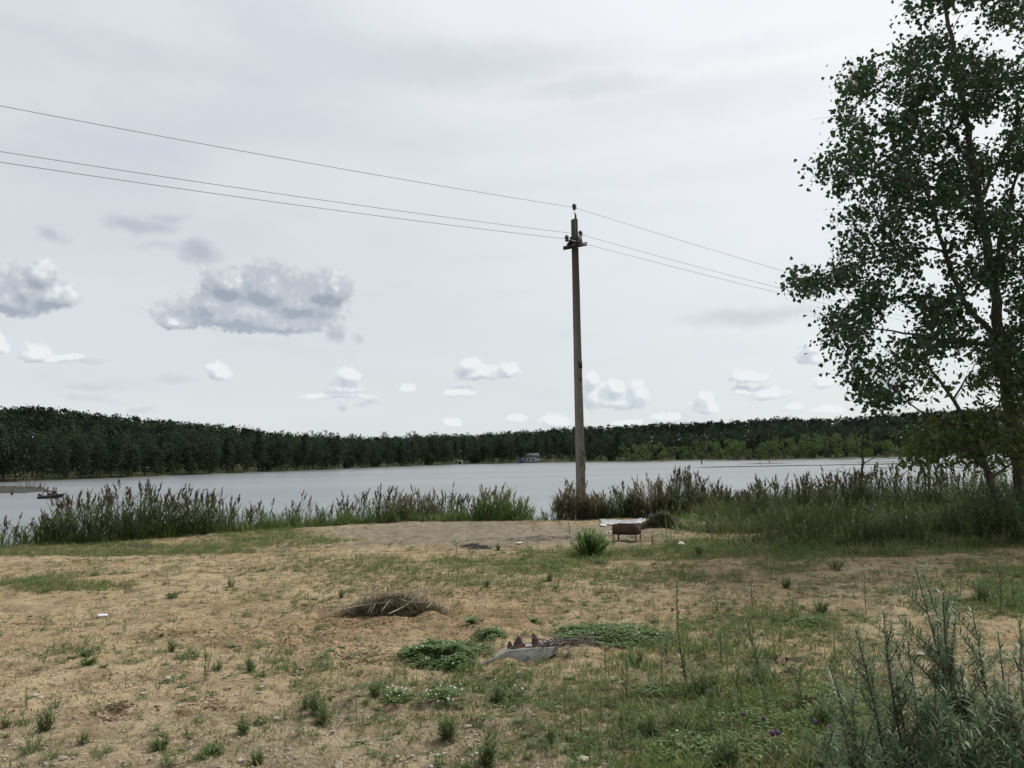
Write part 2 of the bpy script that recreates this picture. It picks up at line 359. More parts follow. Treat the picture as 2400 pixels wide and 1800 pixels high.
def water_mat():
    m, t = mat('lake_water'); tc = t.n('ShaderNodeTexCoord').outputs['Object']
    v = t.v('MULTIPLY', tc, (1, 1.5, 1))
    n1 = t.noise(v, 2.6, 3, .6); n2 = t.noise(v, .35, 3, .5); n3 = t.noise(t.v('MULTIPLY', tc, (.25, 1, 1)), .03, 3, .5)
    b = t.n('ShaderNodeBump', {'Height': t.m('ADD', n1, t.m('MULTIPLY', n2, 1.5)), 'Strength': .5, 'Distance': .09})
    col = t.mix(t.mr(n3, .4, .6), (.15, .165, .175), (.185, .20, .21))
    p = t.n('ShaderNodeBsdfPrincipled', {'Base Color': col, 'Roughness': .28, 'IOR': 1.33, 'Normal': b.outputs[0]})
    return finish(m, t, p.outputs[0])
M['water'] = water_mat()
def ground_mat():
    m, t = mat('sandy_ground')
    tc = t.n('ShaderNodeTexCoord').outputs['Object']
    at = lambda n: t.n('ShaderNodeAttribute', attribute_name=n).outputs['Fac']
    veg, clay, grey, burn, far = at('veg'), at('clay'), at('greyish'), at('burn'), at('farland')
    n1 = t.noise(tc, .55, 6, .6); n2 = t.noise(tc, 3.2, 6, .65); n3 = t.noise(tc, 28, 5, .7); n4 = t.noise(t.v('MULTIPLY', tc, (.6, 1.6, 1)), 9, 5, .65, .4)
    n5 = t.noise(tc, 11, 6, .7); vo = t.n('ShaderNodeTexVoronoi', {'Vector': tc, 'Scale': 46.0, 'Randomness': 1.0}).outputs['Distance']
    n6 = t.noise(t.v('MULTIPLY', tc, (.8, 1.2, 1)), 1.5, 7, .72)
    col = t.mix(t.mr(n1, .36, .64), (.37, .278, .16), (.46, .36, .225))
    col = t.mix(t.m('MULTIPLY', t.mr(n2, .45, .62), .7), col, (.225, .168, .10))
    col = t.mix(t.m('MULTIPLY', t.mr(n6, .50, .64), .45), col, (.235, .185, .11))
    col = t.mix(t.m('MULTIPLY', t.mr(t.m('ADD', clay, t.m('MULTIPLY', t.m('SUBTRACT', n5, .5), 2.2)), .35, 1.0), .8), col, t.mix(t.mr(n2, .4, .6), (.31, .21, .12), (.22, .148, .085)))
    col = t.mix(t.m('MULTIPLY', grey, .75), col, t.mix(t.mr(n2, .4, .65), (.225, .21, .18), (.15, .14, .12)))
    col = t.mix(t.m('MULTIPLY', t.mr(t.m('ADD', veg, t.m('MULTIPLY', t.m('SUBTRACT', n5, .5), 2.0)), .35, 1.1), .8), col, (.13, .115, .055))
    col = t.mix(t.m('MULTIPLY', t.mr(n5, .52, .64), .7), col, (.13, .095, .055))
    col = t.mix(t.m('MULTIPLY', t.mr(n3, .52, .70), .6), col, (.12, .088, .058))
    col = t.mix(t.m('MULTIPLY', t.mr(n3, .42, .28), .35), col, (.48, .40, .29))
    col = t.mix(t.m('MULTIPLY', t.mr(t.m('ADD', burn, t.m('MULTIPLY', t.m('SUBTRACT', n5, .5), 2.4)), .45, 1.1), .85), col, (.06, .052, .045))
    col = t.mix(far, col, t.mix(t.mr(t.noise(tc, .12, 4), .4, .6), (.05, .062, .03), (.11, .115, .06)))
    h = t.m('ADD', t.m('ADD', t.m('MULTIPLY', n4, .8), t.m('MULTIPLY', n5, .9)), t.m('SUBTRACT', t.m('MULTIPLY', n3, .45), t.m('MULTIPLY', vo, .25)))
    b = t.n('ShaderNodeBump', {'Height': h, 'Strength': .9, 'Distance': .055})
    return finish(m, t, t.n('ShaderNodeBsdfPrincipled', {'Base Color': col, 'Roughness': .95, 'Specular IOR Level': .12, 'Normal': b.outputs[0]}).outputs[0])
M['ground'] = ground_mat()

# ------------------------------------------------------------------ terrain
LAKE_Z = -2.0
EDGE_PX = [(0,1282),(250,1270),(600,1243),(800,1228),(1000,1219),(1200,1214),(1400,1212),(1600,1208),(1900,1205),(2200,1200),(2400,1198)]
_e = [gpt(*p) for p in EDGE_PX]
_ea = [math.degrees(math.atan2(p[0], p[1])) for p in _e]; _er = [math.hypot(p[0], p[1]) for p in _e]
EA = [-180, -95, -70, -50] + _ea + [50, 70, 95, 180]; ER = [900, 900, 45, 24] + _er + [30, 60, 900, 900]
FAR_PX = [(0,1131),(350,1117.5),(750,1101.5),(1080,1088),(1347,1083),(1490,1083),(1640,1079),(1800,1078.5),(2131,1071.8),(2360,1063.5)]
_f = [gpt(x, y, LAKE_Z) for x, y in FAR_PX]
FA = [-180, -70, -48] + [math.degrees(math.atan2(p[0], p[1])) for p in _f] + [50, 70, 180]
FR = [140, 150, 165] + [math.hypot(p[0], p[1]) for p in _f] + [330, 300, 250]
SKYL = [(0,950),(61,943),(195,956),(289,969),(434,985),(579,996),(687,1014),(800,1021),(881,1019),(989,1016),(1098,1012),(1206,1007),(1315,998),(1463,989),(1571,981),(1707,977),(1842,968),(1950,972),(2131,954),(2312,945),(2400,943)]
_s = [(math.degrees(math.atan2(*ray(x, y)[:2])), ray(x, y)[2] / math.hypot(*ray(x, y)[:2])) for x, y in SKYL]
SA = [-60] + [a for a, b in _s] + [60]; SS = [_s[0][1] * .9] + [b for a, b in _s] + [_s[-1][1]]
def edge_r(az): return np.interp(az, EA, ER)
def far_r(az): return np.interp(az, FA, FR)
def wood_t0(az): return np.interp(az, [-40, 2, 6, 9, 40], [3, 5, 16, 30, 34])
def sky_slope(az): return np.interp(az, SA, SS)
BACK = 95.0; TREE_H = 11.0
def hill_h(az): return np.maximum(EYE + sky_slope(az) * (far_r(az) + BACK) - TREE_H + 1.2, .4)
def px_noise(px, py, x, y):
    return px + (fbm(x, y, 1.1, 3) - .5) * 150, py + (fbm(x + 40, y + 9, .9, 3) - .5) * 34
def blobs(L, px, py):
    r = np.zeros_like(px)
    for b in L:
        q = 1 - ((px - b[0]) / b[2]) ** 2 - ((py - b[1]) / b[3]) ** 2
        r = np.maximum(r, np.clip(q * 1.25, 0, 1) * b[4])
    return r
VEG = [(1350,1660,380,150,.5),(1780,1500,420,120,.6),(1200,1352,760,34,.5),(2050,1372,320,30,.4),(400,1330,420,22,.4),(700,1400,300,20,.3),(1500,1760,500,120,.45),(250,1290,560,15,1),(650,1262,270,26,.95),(330,1278,420,12,1),(140,1372,250,26,.9),(860,1322,330,26,.55),(1270,1318,300,30,.95),(1470,1300,260,26,.85),(1850,1285,480,42,.95),
       (2300,1262,350,42,1),(1680,1352,180,24,.6),(1940,1332,120,18,.75),(1040,1340,200,18,.6),(330,1520,220,26,.3),(160,1528,90,14,.5),(1830,1560,380,80,.6),(2050,1720,520,130,.8),(1480,1660,260,90,.5),
       (740,1570,100,60,.4),(2360,1390,210,90,.9),(1750,1420,140,26,.4),(560,1340,300,18,.35),(60,1700,180,40,.3),(1240,1420,220,30,.3),(860,1545,120,24,.4),(1650,1770,420,80,.65),(600,1700,160,60,.25),(1320,1600,220,60,.3),(900,1690,200,60,.3)]
BARE = [(1080,1252,400,38,1),(1420,1245,130,24,.7),(1750,1262,190,18,.35)]
CLAY = [(950,1440,330,62,1),(760,1500,240,45,.85),(400,1490,240,22,.7),(90,1460,200,30,.4),(1150,1380,220,18,.4),(520,1660,130,26,.5),(300,1680,110,26,.6),(1730,1440,160,20,.3),(620,1360,90,14,.3)]
GREY = [(1080,1252,420,44,1),(1420,1255,260,34,.9),(600,1288,130,14,.5),(1000,1780,1300,190,.45),(1500,1600,900,60,.25),(2000,1420,500,50,.15)]
BURN = [(1290,1262,130,9,.9),(900,1262,140,9,.6),(1120,1284,70,9,1),(1700,1242,120,12,1),(1475,1268,60,7,.8),(2060,1245,110,8,1),(330,1282,60,7,.8),(1830,1560,140,26,.8),(1550,1248,80,10,.6),(500,1768,40,16,.5),(1160,1340,30,5,.5)]
def masks(x, y):
    px, py, w = proj(np.stack([x, y, np.zeros_like(x)], -1))
    ok = (y > 1.5)
    wx = x + (fbm(x, y, 1.3, 4, .6) - .5) * 2.6; wy = y + (fbm(x + 40, y + 9, 1.3, 4, .6) - .5) * 2.4
    qx, qy, _ = proj(np.stack([wx, np.maximum(wy, 1.2), np.zeros_like(x)], -1))
    f = lambda L: np.where(ok, blobs(L, qx, qy), 0)
    bare = np.where(ok, blobs(BARE, px + (qx - px) * .4, py + (qy - py) * .4), 0)
    return dict(veg=f(VEG) * (1 - .95 * bare), clay=f(CLAY), grey=f(GREY), burn=f(BURN), bare=bare, px=px, py=py)
def fine_relief(x, y, r):
    near = 1 - sst(18, 30, r)
    wx = x + (fbm(x, y, 1.3, 4, .6) - .5) * 2.6; wy = y + (fbm(x + 40, y + 9, 1.3, 4, .6) - .5) * 2.4
    qx, qy, _ = proj(np.stack([wx, np.maximum(wy, 1.2), np.zeros_like(x)], -1)); clay = np.where(y > 1.5, blobs(CLAY, qx, qy), 0)
    # churned soil, hollows and hoof-sized dents near the camera
    z = near * ((fbm(x, y, .42, 4) - .5) * .055 + (fbm(x * .8 + 5, y * 1.6, .17, 4, .6) - .5) * (.034 + .085 * clay))
    z = z + near * np.maximum(fbm(x * .8 + 3, y * 1.6, .5, 3) - .58, 0) * .16
    z = z - near * np.maximum(fbm(x * .9 + 31, y * 1.7, .22, 3) - .64, 0) * .30
    for off in (-.16, 1.28):   # faint wheel ruts running across the sand
        dxr = x - (-1.75 + off + (y - 6) * -.08 + .35 * np.sin(y * .35)); on = near * sst(3, 3.5, y) * (1 - sst(12, 13, y))
        z = z - on * np.exp(-(dxr / .13) ** 2) * .03 * (1 + .4 * np.sin(y * 34)) + on * np.exp(-((np.abs(dxr) - .2) / .07) ** 2) * .016
    return z
def height(x, y):
    x = np.asarray(x, float); y = np.asarray(y, float)
    az = np.degrees(np.arctan2(x, y)); r = np.hypot(x, y)
    E, Fr = edge_r(az) + (fbm(x, y, 1.6, 2) - .5) * .9, far_r(az)
    lake = sst(-.2, 4.4, r - E) * (1 - sst(-9, 2.5, r - Fr))
    lake = np.where(Fr > E, lake, 0)
    land = -1.75 * sst(60, 140, r) * (np.abs(az) < 88) + (fbm(x, y, 3.2, 3) - .5) * .10
    t = r - Fr
    # hills behind the far shore
    land = land + np.where(t > 0, hill_h(az) * sst(wood_t0(az), wood_t0(az) + 95, t), 0) * (np.abs(az) < 75)
    # swell of the clearing near the bank
    z = land * (1 - lake) + (-3.4) * lake
    if np.any((r < 30) & (y > 1)): z = z + fine_relief(x, y, r)
    return z
def H1(x, y): return float(height(np.array([x]), np.array([y]))[0])
def on_ground(px, py):
    """world point where the pixel's ray meets the near ground"""
    z = 0.0
    for _ in range(6):
        p = gpt(px, py, z); z = H1(p[0], p[1])
    return np.array([p[0], p[1], z])
def ground_pts(px, py):
    px = np.asarray(px, float); py = np.asarray(py, float)
    d = np.stack([(px - 1200) / FPX, -(py - 900) / FPX, -np.ones_like(px)], -1) @ CR.T; z = np.zeros_like(px)
    for _ in range(5):
        P = CP + d * ((z - EYE) / d[:, 2])[:, None]; z = height(P[:, 0], P[:, 1])
    return np.column_stack([P[:, 0], P[:, 1], z])
def axis(dense0, dense1, step, lo, hi, g=1.09, cap=7.0):
    a = list(np.arange(dense0, dense1, step)); s = step; v = a[-1]
    while v < hi: s = min(s * g, cap if v < 520 else 1e9); v += s; a.append(v)
    s = step; v = a[0]; b = []
    while v > lo: s = min(s * g, cap if v > -420 else 1e9); v -= s; b.append(v)
    return np.array(b[::-1] + a)
def build_ground():
    xs = axis(-9.5, 9.5, .046, -1800, 1800); ys = axis(3.2, 16, .046, -900, 2200)
    X, Y = np.meshgrid(xs, ys); sh = X.shape
    x, y = X.ravel(), Y.ravel()
    z = height(x, y); mk = masks(x, y)
    r = np.hypot(x, y)
    ny, nx = sh; i = (np.arange(ny - 1)[:, None] * nx + np.arange(nx - 1)[None]).ravel()
    F = np.stack([i, i + 1, i + nx + 1, i + nx], -1)
    mb = MB(); mb.add(np.stack([x, y, z], -1), F)
    o = mb.build('ground', M['ground'], smooth=True)
    me = o.data
    az = np.degrees(np.arctan2(x, y)); rr = r - edge_r(az)
    bank = sst(-1.0, .6, rr) * (r < 200)
    side = (1 - sst(1.5, 3, y)) * .3
    for nm, val in (('veg', np.maximum(mk['veg'], bank * (1 - mk['bare'] * (rr < .6))) + side), ('clay', mk['clay']), ('greyish', mk['grey']), ('burn', mk['burn']), ('farland', sst(60, 90, r))):
        a = me.attributes.new(nm, 'FLOAT', 'POINT'); a.data.foreach_set('value', np.asarray(val, np.float32))
    tag(o, kind='structure')
build_ground()
mb = MB(); a = np.array([[-900, 8, LAKE_Z], [900, 8, LAKE_Z], [900, 900, LAKE_Z], [-900, 900, LAKE_Z]]); mb.add(a, np.array([[0, 1, 2, 3]]))
tag(mb.build('lake_water', M['water']), kind='structure')

# ------------------------------------------------------------------ far wood
def crown_points(kind, n, rng, h, w):
    """card centres, normals through a lobed crown; local coords, base at z=0"""
    if kind == 'pine':
        k = 11; zc = rng.uniform(.5, .97, k) * h; rr = (1.05 - (zc / h - .5) * 1.25) * w * .5
        a = rng.uniform(0, 2 * np.pi, k); c = np.stack([np.cos(a) * rr * .7, np.sin(a) * rr * .7, zc], -1); s = rng.uniform(.10, .19, k) * h * .75
        sq = .5
    elif kind == 'spire':
        k = 14; zc = np.linspace(.3, .97, k) * h; rr = (1.05 - zc / h) * w * .75 + .2
        a = rng.uniform(0, 2 * np.pi, k); c = np.stack([np.cos(a) * rr * .5, np.sin(a) * rr * .5, zc], -1); s = rr * .75 + .35; sq = .8
    elif kind == 'bush':
        k = 14; zc = rng.uniform(.15, .8, k) * h; rr = np.sqrt(np.clip(1 - ((zc / h - .45) / .62) ** 2, .05, 1)) * w * .5
        a = rng.uniform(0, 2 * np.pi, k); c = np.stack([np.cos(a) * rr * .75, np.sin(a) * rr * .75, zc], -1); s = rng.uniform(.14, .22, k) * h; sq = 1.1
    else:
        k = 20; zc = rng.uniform(.14, .93, k) * h; rr = np.sqrt(np.clip(1 - ((zc / h - .5) / .52) ** 2, .03, 1)) * w * .5
        a = rng.uniform(0, 2 * np.pi, k); c = np.stack([np.cos(a) * rr * .75, np.sin(a) * rr * .75, zc], -1); s = rng.uniform(.09, .155, k) * h; sq = 1.25
    j = rng.integers(0, k, n); u = nrm(rng.normal(size=(n, 3))); rad = rng.uniform(.45, 1.08, n) ** .6
    sj = np.broadcast_to(s, (k,))[j][:, None]
    p = c[j] + u * rad[:, None] * sj * np.array([1, 1, sq])
    keep = p[:, 2] > (.02 * h if kind in ('bush', 'oval') else .2 * h)
    t = np.clip(.5 + rng.normal(0, .18, n) + (rng.random(k)[j] - .5) * .5, 0, 1)
    return p[keep], nrm(u + rng.normal(0, .45, (n, 3)))[keep], t[keep]
def crown_mb(mb, kind, n, rng, h, w, card, at=(0, 0, 0), tshift=0.0, rot=0.0):
    p, nn, t = crown_points(kind, n, rng, h, w)
    Rm = frames(np.cross(nn, rng.normal(size=p.shape)), rng); Rm = np.stack([Rm[:, :, 0], np.cross(nn, Rm[:, :, 0]), nn], 2)
    stamp(mb, CARD[0], CARD[1], p + np.asarray(at, float), Rm, card * rng.uniform(.6, 1.35, len(p)), np.clip(t + tshift, 0, 1))
def build_wood():
    rng = np.random.default_rng(5)
    # back of the wood: one mass
    mbs = MB(); mbt = MB()
    n = 0
    for az in np.arange(-41, 45, .33):
        for k in range(12):
            a = az + rng.uniform(-.25, .25); F0 = far_r(a); t0 = wood_t0(a)
            t = t0 + 13 + k * 8.4 + rng.uniform(-3, 3)
            r = F0 + t; x = r * math.sin(R_(a)); y = r * math.cos(R_(a)); z = H1(x, y) - .4
            h = TREE_H * rng.uniform(.86, 1.04); pine = rng.random() < np.interp(a, [-35, -20, -12, 0, 12, 30], [.55, .5, .2, .3, .75, .7]) * (1 if k > 3 else .35)
            if k >= 9 : h *= rng.uniform(.97, 1.05)
            kind = ('pine' if rng.random() < .85 else 'spire') if pine else 'oval'
            crown_mb(mbs if not pine else mbt, kind, 300 if k > 6 else 150, rng, h, h * (.38 if pine else .46), .58 if pine else .66, (x, y, z), rng.uniform(-.3, .3))
            n += 1
    tag(mbs.build('forest', M['forest_leaf']), 'dark green leafy wood covering the hills across the lake', 'forest', kind='stuff')
    tag(mbt.build('pine_forest', M['pine_leaf']), 'blackish pines forming the ragged skyline of the far wood', 'forest', kind='stuff')
    # front row: single trees with trunks
    protos = []
    for i, (kind, h, w) in enumerate([('oval', 12, 5.6), ('oval', 13.5, 6), ('oval', 10.5, 5), ('spire', 12.5, 4.6), ('oval', 8.5, 4.6), ('bush', 5.5, 5.2)]):
        c = MB(); crown_mb(c, kind, 1100, rng, h, w * .92, .5, tshift=rng.uniform(-.1, .15)); cm = c.mesh('crown'); cm.materials.append(M['forest_leaf'])
        tr = MB(); tube(tr, [(0, 0, -.8), (.1, 0, h * .4), (.2, .1, h * .75), (.15, .1, h * .93)], [.17, .13, .07, .02], 6)
        for q in range(7):
            zz = h * rng.uniform(.3, .8); a = rng.uniform(0, 6.28); tube(tr, [(.12, 0, zz), (.12 + math.cos(a) * w * .3, math.sin(a) * w * .3, zz + h * .1)], [.05, .015], 4)
        tm = tr.mesh('trunk'); protos.append((cm, tm, h))
    bark_pale = rough_mat('pale_birch_bark', (.16, .155, .14), (.24, .235, .22), 3, .8, .2, c3=(.06, .055, .05)); bark_dark = rough_mat('far_bark', (.05, .045, .04), (.09, .08, .07), 3, .9, .2)
    for cm, tm, h in protos: tm.materials.append(bark_dark)
    pale = []
    for cm, tm, h in protos: t2 = tm.copy(); t2.materials.clear(); t2.materials.append(bark_pale); pale.append(t2)
    ZL = [(-40, -24, 'dark leafy tree in the front row of the far wood, above the left reed bed'), (-24, -12, 'dark leafy tree at the water edge across the lake, left of the lake middle'),
          (-12, 1, 'dark leafy tree at the water edge between the left woods and the white hut'), (1, 14, 'dark leafy tree lining the far shore either side of the concrete pole'),
          (14, 40, 'dark leafy tree of the wood behind the pale shore bushes on the right')]
    az = -35.0
    while az < 35:
        F0 = far_r(az); t0 = wood_t0(az)
        for row in range(2):
            a = az + rng.uniform(-.3, .3) + row * .35; r = F0 + t0 + row * 6.5 + rng.uniform(-1, 1.2) - 1
            if 1.2 < a < 4.0 and row == 0: continue
            if row == 0 and abs(a + 3.65) < .5: continue
            x = r * math.sin(R_(a)); y = r * math.cos(R_(a)); z = H1(x, y)
            i = int(rng.integers(0, 6)) if row == 0 else int(rng.integers(0, 4)); cm, tm, h = protos[i]
            s = rng.uniform(.82, 1.12)
            tr = empty('leafy_tree', (x, y, z)); tr.rotation_euler = (0, 0, rng.uniform(0, 6.28)); tr.scale = (s, s, s)
            is_pale = rng.random() < np.interp(a, [-35, -12, -8, 4, 6, 35], [.03, .06, .3, .3, .05, .05])
            for nm, me in (('trunk', pale[i] if is_pale else tm), ('crown', cm)):
                c = bpy.data.objects.new(nm, me); COL.objects.link(c); c.parent = tr
            lab = [q[2] for q in ZL if q[0] <= a < q[1]]
            tag(tr, lab[0] if lab else ZL[-1][2], 'tree', 'front row trees across the lake: ' + str([k for k, q in enumerate(ZL) if q[0] <= a < q[1]][:1] or [4])[1:-1].replace('0', 'far left').replace('1', 'left').replace('2', 'middle').replace('3', 'by the pole').replace('4', 'right'))
        az += math.degrees(4.0 / F0) * rng.uniform(.8, 1.25)
    # paler bushes and young trees on the right shore
    SB = [(1490,1037,48,0),(1525,1036,42,1),(1583,1046,34,0),(1622,1040,32,2),(1655,1026,34,0),(1705,1032,36,1),(1728,1028,22,0),(1760,1050,40,2),(1800,1030,30,0),(1836,1022,34,1),(1868,1028,30,0),(1905,1014,34,1),
          (1942,1010,36,0),(1980,1012,34,1),(2016,1014,32,0),(2055,1030,40,2),(2100,1035,36,0),(2150,1030,36,1),(2200,1028,36,2),(2260,1020,40,0),(2330,1015,44,1)]
    names = ['first pale green bush right of the pole on the far shore', 'pale green bush touching its left twin right of the pole', 'low pale bush left of the leaning dead trunk', 'small pale bush just left of the leaning trunk',
             'pale rounded young tree behind the leaning dead trunk', 'pale young tree right of the leaning dead trunk', 'slender pale tree standing beside a broader one on the far shore', 'low grey green thicket above the floating logs', 'pale green tree behind the upright dead pole',
             'yellowish young tree just right of the upright dead pole', 'pale green young tree above the fallen white trunk', 'tall yellow green young tree at the left end of the pale grove', 'bright green tree in the left part of the pale grove', 'bright green tree in the middle of the pale grove',
             'pale green tree at the right end of the pale grove', 'darker low bush left of the bare dead shrub', 'shore bush half behind the bare dead shrub', 'shore bush seen under the left poplar branches', 'shore bush seen through the hanging maple leaves', 'shore tree seen under the poplar, left of its trunk', 'rightmost shore tree seen beside the poplar trunk']
    for (px, top, hw, v), lab in zip(SB, names):
        d = ray(px, 1080); a = math.degrees(math.atan2(d[0], d[1])); r = far_r(a) + rng.uniform(4, 12); x = r * math.sin(R_(a)); y = r * math.cos(R_(a)); z = H1(x, y) - .2
        zt = dpt(px, top, y)[2]; h = zt - z; w = 2 * hw / FPX * r
        c = MB(); crown_mb(c, 'bush' if v != 1 else 'oval', 900, rng, h, w, .55, tshift=(-.35 if v == 2 else rng.uniform(-.1, .2)))
        root = empty('young_tree', (x, y, z)); c.build('crown', M['shore_leaf'], root)
        tr = MB()
        for q in range(3): tube(tr, [(rng.uniform(-.5, .5), rng.uniform(-.3, .3), -.5), (rng.uniform(-.6, .6), 0, h * .45), (rng.uniform(-1, 1), 0, h * .8)], [.08, .06, .02], 5)
        tr.build('trunk', bark_pale if v == 0 else bark_dark, root)
        tag(root, lab, 'tree', 'young trees and bushes on the right far shore')
build_wood()
# ------------------------------------------------------------------ reeds and bank plants
CURV = (np.array([[-.4, 0, 0], [.4, 0, 0], [.5, .35, .0], [-.5, .35, .0], [.38, .7, -.10], [-.38, .7, -.10], [0, 1, -.30]]), [np.array([[0, 1, 2, 3], [3, 2, 4, 5]]), np.array([[5, 4, 6]])])
def clump_leaves(rng, n, at, h, spread, L, W, mb, lean=.5, tint=(.2, .8), tmpl=CURV):
    """n leaves rising from round a point"""
    a = rng.uniform(0, 2 * np.pi, n); k = rng.uniform(0, 1, n) ** .7 * lean
    d = np.stack([np.cos(a) * k, np.sin(a) * k, np.ones(n)], -1)
    p = np.asarray(at) + np.stack([np.cos(a), np.sin(a), np.zeros(n)], -1) * (rng.random(n) * spread)[:, None]
    l = L * rng.uniform(.5, 1.1, n)
    stamp(mb, tmpl[0], tmpl[1], p, frames(d, up=(0.01, 0, 1)), np.stack([W * rng.uniform(.7, 1.3, n), l, l], -1), rng.uniform(*tint, n))
def reed_positions(rng, n, x0, x1, s0, s1):
    px = rng.uniform(x0, x1, n); d = np.stack([ray(p, 1150) for p in px]); az = np.degrees(np.arctan2(d[:, 0], d[:, 1]))
    r = edge_r(az) + rng.uniform(s0, s1, n); x = r * np.sin(np.radians(az)); y = r * np.cos(np.radians(az))
    return px, x, y, height(x, y)
def reed_bed(name, label, cat, prof, n, s=(.2, 3.2), leafm='reed_leaf', plumem='reed_plume', plume=.62, fall=48, seed=0, lean=(.0, .0), tsh=0.0, leafn=10, gap=34):
    rng = np.random.default_rng(100 + seed)
    xs = [p[0] for p in prof]; ys = [p[1] for p in prof]
    px, x, y, z = reed_positions(rng, n, xs[0], xs[-1], *s)
    py = np.interp(px, xs, ys) + np.abs(rng.normal(0, fall, n)) * (rng.random(n) < .85) + rng.normal(0, 8, n) + 34 * (fbm(px, px * 0 + seed, 26, 2) - .35) + 12
    keep = np.ones(n, bool)
    if gap: keep = rng.random(n) < .25 + 1.6 * vnoise(px / gap + seed * 7.7, px * 0 + .5)
    lv, pl = MB(), MB(); cx, cy = x.mean(), y.mean(); o = (cx, cy, float(height(np.array([cx]), np.array([cy]))[0]))
    for i in range(n):
        if not keep[i]: continue
        zt = dpt(px[i], py[i], y[i])[2]; h = np.clip(zt - z[i], .5, 3.1); z0 = zt - h if zt - z[i] > 3.1 else z[i]
        b = np.array([x[i], y[i], z0 - .05]); a = rng.uniform(0, 6.28); ln = rng.uniform(.02, .24) * h
        top = b + [math.cos(a) * ln + lean[0] * h, math.sin(a) * ln * .6, h]; mid = (b + top) / 2 + [-math.cos(a) * ln * .25, 0, 0]
        pts = np.array([b, b * .5 + mid * .5 + [0, 0, 0], mid, mid * .45 + top * .55, top])
        tube(lv, pts, [.0055, .005, .0045, .004, .003], 3, .3 + tsh)
        m = leafn; t = rng.uniform(.18, .92, m); P = b + (top - b) * t[:, None]
        aa = rng.uniform(0, 6.28, m); up = rng.uniform(.55, 1.9, m); d = np.stack([np.cos(aa), np.sin(aa) * .8, up], -1)
        L = rng.uniform(.22, .46, m)
        stamp(lv, CURV[0], CURV[1], P, frames(d, up=(.01, 0, 1)), np.stack([rng.uniform(.016, .03, m), L, L], -1), np.clip(rng.uniform(.1, .75, m) + tsh - t * .15, 0, 1))
        if rng.random() < plume and py[i] < np.interp(px[i], xs, ys) + 45:
            m = 22; t = rng.random(m) ** .8; pd = nrm(np.array([math.cos(a) * .35 + lean[0], math.sin(a) * .3, 1.0])); P = top - pd * .05 + pd * (t * .26)[:, None]
            aa = rng.uniform(0, 6.28, m); d = np.stack([np.cos(aa) * .45 + .2 * math.cos(a), np.sin(aa) * .45, np.full(m, 1.0)], -1)
            L = .10 * (1.15 - t * .75)
            stamp(pl, LANCE[0], LANCE[1], P, frames(d, rng), np.stack([L * .26, L, L], -1), rng.uniform(0, 1, m))
    root = empty(name, o)
    lo = lv.build('stems_and_leaves', M[leafm], root); lo.location = (-o[0], -o[1], -o[2])
    if pl.n: p_ = pl.build('plumes', M[plumem], root); p_.location = (-o[0], -o[1], -o[2])
    tag(root, label, cat, 'reed beds and tall grass clumps along the lake bank')
reed_bed('reed_bed', 'thin scatter of reeds at the left end of the bank', 'reeds', [(-60,1232),(0,1222),(30,1225),(60,1245),(90,1222),(130,1230)], 60, s=(-.2, 2.4), fall=34, seed=1, tsh=-.05)
reed_bed('reed_bed', 'largest dense reed bed with purple brown plumes, left part of bank', 'reeds', [(84,1222),(112,1212),(124,1186),(152,1178),(182,1158),(235,1146),(300,1137),(330,1134),(372,1141),(400,1160),(420,1154),(460,1157),(500,1152),(548,1162)], 560, s=(-.5, 2.6), fall=46, seed=2, tsh=-.05)
reed_bed('reed_bed', 'sparse see-through reeds right of the largest reed bed', 'reeds', [(555,1195),(585,1172),(610,1165),(650,1172),(700,1182)], 80, s=(.1, 2.4), seed=3, fall=40)
reed_bed('reed_bed', 'few tall pale dead reeds standing in front of sparse reeds', 'reeds', [(680,1150),(695,1146),(735,1172)], 16, s=(.4, 2.0), leafm='dead_grass', plumem='dead_grass', seed=4, fall=20)
reed_bed('reed_bed', 'reed bed with leaning purple plumes behind left end of bare clearing', 'reeds', [(740,1185),(760,1172),(820,1152),(855,1142),(880,1138),(930,1146),(1010,1165)], 270, seed=5, lean=(.07, 0))
reed_bed('reed_bed', 'tan dry reeds mixed into the bed behind the bare clearing', 'reeds', [(905,1148),(940,1142),(990,1150),(1010,1160)], 70, s=(-.2, 1.2), leafm='dry_mix', plumem='dead_grass', seed=6, lean=(.12, 0), fall=30)
reed_bed('reed_bed', 'small dark reed clump behind the middle of the clearing', 'reeds', [(1012,1160),(1035,1138),(1060,1138),(1085,1160),(1110,1180)], 110, seed=7, lean=(.05, 0))
reed_bed('grass_clump', 'light green arching grass clump between dark reeds and pole', 'tall grass', [(1105,1152),(1130,1142),(1180,1138),(1205,1165),(1235,1195)], 170, s=(-.3, 1.4), leafm='grass', plumem='dead_grass', seed=8, lean=(.1, 0), fall=40)
reed_bed('reed_bed', 'low thin reeds in the gap left of the pole', 'reeds', [(1225,1192),(1260,1208),(1300,1196),(1312,1180)], 22, s=(.2, 2.2), seed=9, fall=22, tsh=.1)
reed_bed('grass_clump', 'tan dead grass tuft round the foot of the concrete pole', 'tall grass', [(1300,1165),(1322,1138),(1348,1130),(1372,1150),(1400,1162)], 190, s=(-.7, .6), leafm='dry_mix', plumem='dead_grass', seed=10, fall=46, plume=.5)
reed_bed('reed_bed', 'reed clump just right of the concrete pole', 'reeds', [(1400,1165),(1420,1142),(1455,1120),(1490,1150),(1500,1160)], 120, s=(-.4, 1.8), seed=11, lean=(-.04, 0))
reed_bed('grass_clump', 'tan feathery grass clump leaning left beside the big dark reeds', 'tall grass', [(1485,1128),(1510,1112),(1545,1114),(1570,1140)], 120, s=(-.6, .8), leafm='dry_mix', plumem='dead_grass', seed=12, lean=(-.12, 0), fall=38)
